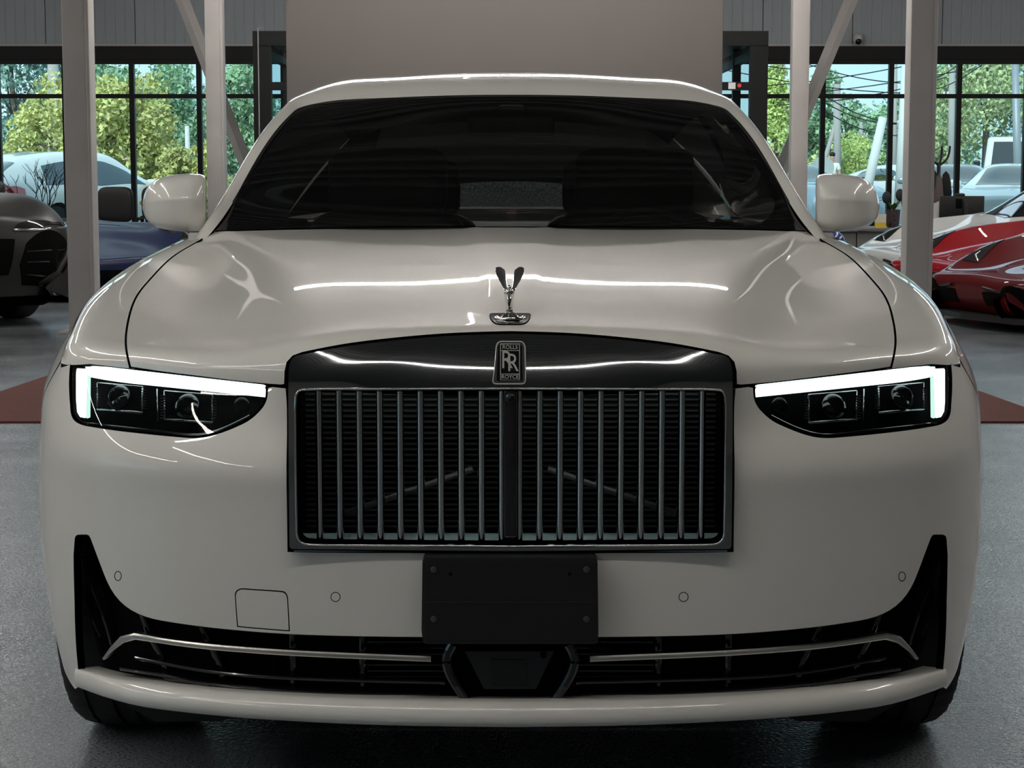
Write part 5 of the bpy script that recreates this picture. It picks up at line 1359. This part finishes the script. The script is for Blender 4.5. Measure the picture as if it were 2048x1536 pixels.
def pole(p0, p1, Y, r, m, label, arms=()):
    a, b = at(*p0, Y), at(*p1, Y)
    a = a + (a - b) * ((ZG - a[2]) / (a[2] - b[2]))
    e = empty('utility_pole', tuple(a), 0, label, 'pole', 'poles outside')
    MB().tube([a, b], [r, r * .75], 8).build('shaft', m, e, True)
    for v, w in arms:
        c = a + (b - a) * ((p0[1] - v) / (p0[1] - p1[1])); s = w / 2 * (Y - CY) / FPX
        MB().box((c[0] - s, Y - .04, c[2] - .03), (c[0] + s, Y + .04, c[2] + .03)).build('crossarm', m, e)
        for t in (-.9, -.45, .45, .9): MB().lathe([(.02, .03), (.035, .08), (.02, .14)], 8, 'z', (c[0] + s * t, Y, c[2])).build('insulator', M_wpole, e, True)
pole((1674, 330), (1674, 168), 60, .15, M_conc, 'concrete pole with a crossarm in the right glazing', ((232, 30),))
pole((1655, 302), (1672, 245), 60, .09, M_conc, 'slanting strut propping the concrete pole')
pole((1722, 332), (1722, 244), 75, .10, M_conc, 'far pole with crossarm near the horizon', ((260, 26),))
pole((1740, 352), (1766, 235), 42, .13, M_wpole, 'pale leaning pole left of the tall white post')
pole((1788, 340), (1790, 125), 58, .10, M_conc, 'thin tall pole left of the thick right column', ((215, 30),))
pole((1802, 345), (1812, 130), 44, .14, M_wpole, 'tall white leaning post beside the thick right column')
pole((1902, 340), (1904, 140), 52, .11, M_conc, 'pole with crossarm right of the thick right column', ((176, 34),))
pole((1560, 340), (1564, 122), 55, .13, M_conc, 'grey pole beside the entrance box in the right glazing', ((140, 24),))
pole((1578, 345), (1572, 200), 55, .12, M_wpole, 'white leaning strut near the slim right column')
pole((2036, 360), (2030, 120), 34, .09, mat('grey_steel_pole', (.30, .34, .38), .5, .3), 'grey steel lamp post at the right edge')
pole((106, 345), (106, 118), 48, .19, M_conc, 'concrete post among the leaves at the far left')
pole((376, 330), (374, 252), 48, .08, M_wpole, 'short pale post behind the yellow bush')
wires = [((1535, 165), (1830, 122)), ((1535, 185), (1840, 150)), ((1535, 150), (1800, 180)), ((1620, 200), (1830, 165)), ((1674, 200), (1766, 236)), ((1674, 212), (1766, 240)), ((1674, 230), (1766, 262)), ((1860, 175), (1940, 140)), ((1860, 150), (1910, 128)), ((1560, 130), (1640, 122)), ((440, 150), (510, 158)), ((440, 172), (510, 176)), ((1640, 130), (1800, 160))]
WL = ['highest line rising to the right across the upper right panes', 'second line rising to the right below the highest one', 'line falling to the right across the rising ones', 'lowest rising line left of the thick right column', 'line running down from the concrete pole, uppermost of three', 'line running down from the concrete pole, middle of three', 'line running down from the concrete pole, lowest of three', 'line rising to the right beside the thick right column', 'short line above it right of the thick right column', 'line at the top beside the entrance box on the right', 'upper line in the narrow pane left of the entrance box', 'lower line in the narrow pane left of the entrance box', 'line falling to the right from the top of the slim column']
for k, (a, b) in enumerate(wires):
    A, B = at(*a, 50), at(*b, 50); d = B - A; A2 = A - d * .3; B2 = B + d * .3
    P = [A2 + (B2 - A2) * t + np.array([0, 0, -.15 * math.sin(math.pi * t)]) for t in np.linspace(0, 1, 9)]
    tag(MB().tube(P, .014, 4).build('power_line', M_black), 'dark power ' + WL[k], 'wire', 'power lines outside')
# parked cars outside
def oc(name, lab, paint, u, Y, rz, sc_=1.0, secs=SUV, feats=SUVG, grp='cars parked outside', tubes=(), extra=()):
    p = at(u, 334, Y)
    r = bgcar(name, lab, 'car', grp, secs, paint, (p[0], Y, ZG), rz, [(.98, .37), (4.0, .37)], list(feats) + list(extra), tubes, .09, 1.0, mirrors=(1.06, 1.75, 1.08, paint))
    return r
SEDAN = [(y, [(x, z if z < .9 else .9 + (z - .9) * .72) for x, z in pr]) for y, pr in SUV]
SEDG = [(n_, [(x, y, z if z < .9 else .9 + (z - .9) * .72) for x, y, z in p_], m_, o_, b_) for n_, p_, m_, o_, b_ in SUVG]
W1 = mat('white_parked_paint', (.62, .64, .64), .3, coat=1.0); W2 = mat('silver_blue_paint', (.22, .30, .36), .3, .3, coat=1.0); W3 = mat('grey_parked_paint', (.16, .18, .19), .3, .3, coat=1.0)
M_tail = mat('red_tail_lamp', (.45, .02, .03), .2, coat=1)
TAIL = [('tail_lamp', [(.60, 5.02, .80), (.90, 4.98, .78), (.96, 4.7, .80), (.95, 4.72, 1.0), (.88, 4.98, 1.02), (.62, 5.03, .98)], M_tail, .006, True)]
oc('parked_suv', 'white sport utility car with red tail lamp outside the left glazing', W1, 345, 33.5, math.radians(148), 1.0, extra=TAIL)
oc('parked_suv', 'silver blue car parked outside behind the right door mirror', W2, 1715, 36.5, math.radians(25), 1.0, SEDAN, SEDG)
oc('parked_car', 'white car parked outside right of the coat stand', W1, 1945, 45, math.radians(20), 1.0, SEDAN, SEDG)
oc('parked_car', 'pale blue car parked outside behind the computer monitor', W2, 1915, 36.5, math.radians(-10), 1.0, SEDAN, SEDG)
oc('parked_car', 'white car with a big door mirror nearest the right glazing', W1, 2015, 28.5, math.radians(-20), 1.0, SEDAN, SEDG)
oc('parked_car', 'grey car parked outside beside the slim right column', W3, 1610, 42, math.radians(5), 1.0, SEDAN, SEDG)
# white van
p = at(2035, 334, 50)
vn = empty('parked_van', (p[0], 50, ZG), math.radians(-14), 'tall white van standing outside near the right edge', 'van')
V = [(-.95, .1, .35), (.95, .1, .35), (.95, 5.2, .35), (-.95, 5.2, .35), (-.93, 0, 1.1), (.93, 0, 1.1), (.95, 5.2, 1.1), (-.95, 5.2, 1.1), (-.8, .9, 2.2), (.8, .9, 2.2), (.85, 5.15, 2.3), (-.85, 5.15, 2.3)]
bm = bmesh.new(); vs = [bm.verts.new(v) for v in V]
for f in ((0, 3, 2, 1), (0, 1, 5, 4), (1, 2, 6, 5), (2, 3, 7, 6), (3, 0, 4, 7), (4, 5, 9, 8), (5, 6, 10, 9), (6, 7, 11, 10), (7, 4, 8, 11), (8, 9, 10, 11)): bm.faces.new([vs[i] for i in f])
bmesh.ops.bevel(bm, geom=bm.edges[:], offset=.09, segments=3, affect='EDGES', profile=.5); bm.verts.index_update()
obj('body', [v.co for v in bm.verts], [[v.index for v in f.verts] for f in bm.faces], W1, vn, sharp=50, local=True); bm.free()
MB().prism([(-.72, .18, 1.25), (.72, .18, 1.25), (.64, .72, 2.05), (-.64, .72, 2.05)], (0, -.03, .015)).build('windscreen', M_tint, vn, local=True)
for s in (-1, 1):
    MB().prism([(s * .935, .7, 1.2), (s * .935, 2.0, 1.2), (s * .87, 2.0, 1.95), (s * .87, 1.05, 1.95)], (s * .02, 0, 0)).build('side_window', M_tint, vn, local=True)
    for cy in (.95, 4.1): MB().lathe([(.22, -.1), (.34, -.1), (.36, -.07), (.36, .07), (.34, .1), (.22, .1)], 24, 'x', (s * .86, cy, .36)).build('tyre', M_rub, vn, local=True, sharp=40)
    MB().bbox((s * 1.0, .75, 1.2), (s * 1.18, .85, 1.55), .03).build('door_mirror', M_black, vn, local=True)
# railing
YRL = 35.0
a, b = at(1985, 342, YRL), at(2070, 342, YRL)
rl = empty('steel_railing', (a[0], YRL, ZG), 0, 'thin pale railing outside in front of the white van', 'railing')
for z in (a[2], a[2] - .7): MB().tube([(a[0], YRL, z), (b[0] + 1, YRL, z)], .02, 6).build('rail', M_wpole, rl, True)
k = 0
while a[0] + k * .075 < b[0] + 1:
    MB().tube([(a[0] + k * .075, YRL, a[2] - .7), (a[0] + k * .075, YRL, a[2])], .008, 5).build('baluster', M_wpole, rl, True); k += 1
for x in (a[0], b[0] + 1): MB().tube([(x, YRL, ZG), (x, YRL, a[2])], .025, 6).build('post', M_wpole, rl, True)
# round sign by the person
c = at(1645, 336, 52)
sg = empty('round_sign', (c[0], 52, ZG), 0, 'pale round traffic sign seen from behind outside', 'sign')
MB().lathe([(.33, -.01), (.33, .01)], 30, 'y', c).build('disc', mat('dull_sign_back', (.42, .46, .48), .6), sg)
MB().tube([(c[0], 52.03, ZG), (c[0], 52.03, c[2] + .3)], .03, 8).build('post', M_wpole, sg, True)
# person in a white shirt, one hand raised to the face
YPn = 58.0; px_ = at(1664, 334, YPn)[0]
pe = empty('person', (px_, YPn, ZG), math.radians(-30), 'person in a white shirt outside raising a hand to the face', 'person')
def skin(name, pts, edges, rad, m, parent, sub=2):
    me = bpy.data.meshes.new(name); me.from_pydata(pts, edges, []); o = bpy.data.objects.new(name, me); COL.objects.link(o); o.parent = parent
    md = o.modifiers.new('skin', 'SKIN'); 
    for i, r in enumerate(rad): me.skin_vertices[0].data[i].radius = (r, r) if not hasattr(r, '__len__') else r
    me.skin_vertices[0].data[0].use_root = True
    s_ = o.modifiers.new('sub', 'SUBSURF'); s_.levels = sub; s_.render_levels = sub
    me.materials.append(m); me.polygons.foreach_set('use_smooth', [True] * len(me.polygons)); return o
M_skin = mat('skin', (.50, .30, .22), .6)
bpts = [(0, 0, .95), (0, 0, 1.15), (0, .01, 1.38), (0, 0, 1.52), (0, -.01, 1.60), (0, -.02, 1.74), (.19, 0, 1.43), (.25, .02, 1.16), (.24, -.06, .92), (-.19, 0, 1.43), (-.24, -.08, 1.18), (-.12, -.26, 1.36), (-.06, -.17, 1.56), (.09, 0, .88), (.11, -.02, .5), (.11, .02, .08), (.11, -.12, .04), (-.09, 0, .88), (-.11, -.02, .5), (-.11, .02, .08), (-.11, -.12, .04)]
bed = [(0, 1), (1, 2), (2, 3), (3, 4), (4, 5), (2, 6), (6, 7), (7, 8), (2, 9), (9, 10), (10, 11), (11, 12), (0, 13), (13, 14), (14, 15), (15, 16), (0, 17), (17, 18), (18, 19), (19, 20)]
brad = [(.15, .11), (.14, .10), (.16, .11), .055, .07, .085, .06, .045, .03, .06, .045, .035, .03, .085, .06, .04, .035, .085, .06, .04, .035]
skin('body', bpts, bed, brad, M_skin, pe)
skin('shirt', [(0, 0, .98), (0, 0, 1.15), (0, .01, 1.38), (0, 0, 1.47), (.19, 0, 1.43), (.235, .01, 1.25), (-.19, 0, 1.43), (-.225, -.05, 1.27)], [(0, 1), (1, 2), (2, 3), (2, 4), (4, 5), (2, 6), (6, 7)], [(.18, .14), (.17, .13), (.19, .14), .075, .085, .07, .085, .07], mat('white_shirt', (.72, .72, .70), .8), pe)
skin('trousers', [(0, 0, .98), (.09, 0, .86), (.11, -.02, .5), (.11, .02, .1), (-.09, 0, .86), (-.11, -.02, .5), (-.11, .02, .1)], [(0, 1), (1, 2), (2, 3), (0, 4), (4, 5), (5, 6)], [(.17, .13), .1, .08, .065, .1, .08, .065], mat('dark_trousers', (.03, .03, .04), .9), pe)
MB().ellipsoid((0, .01, 1.76), (.095, .105, .085), 16, 10).build('hair', mat('dark_hair', (.01, .008, .006), .8), pe, True, local=True)
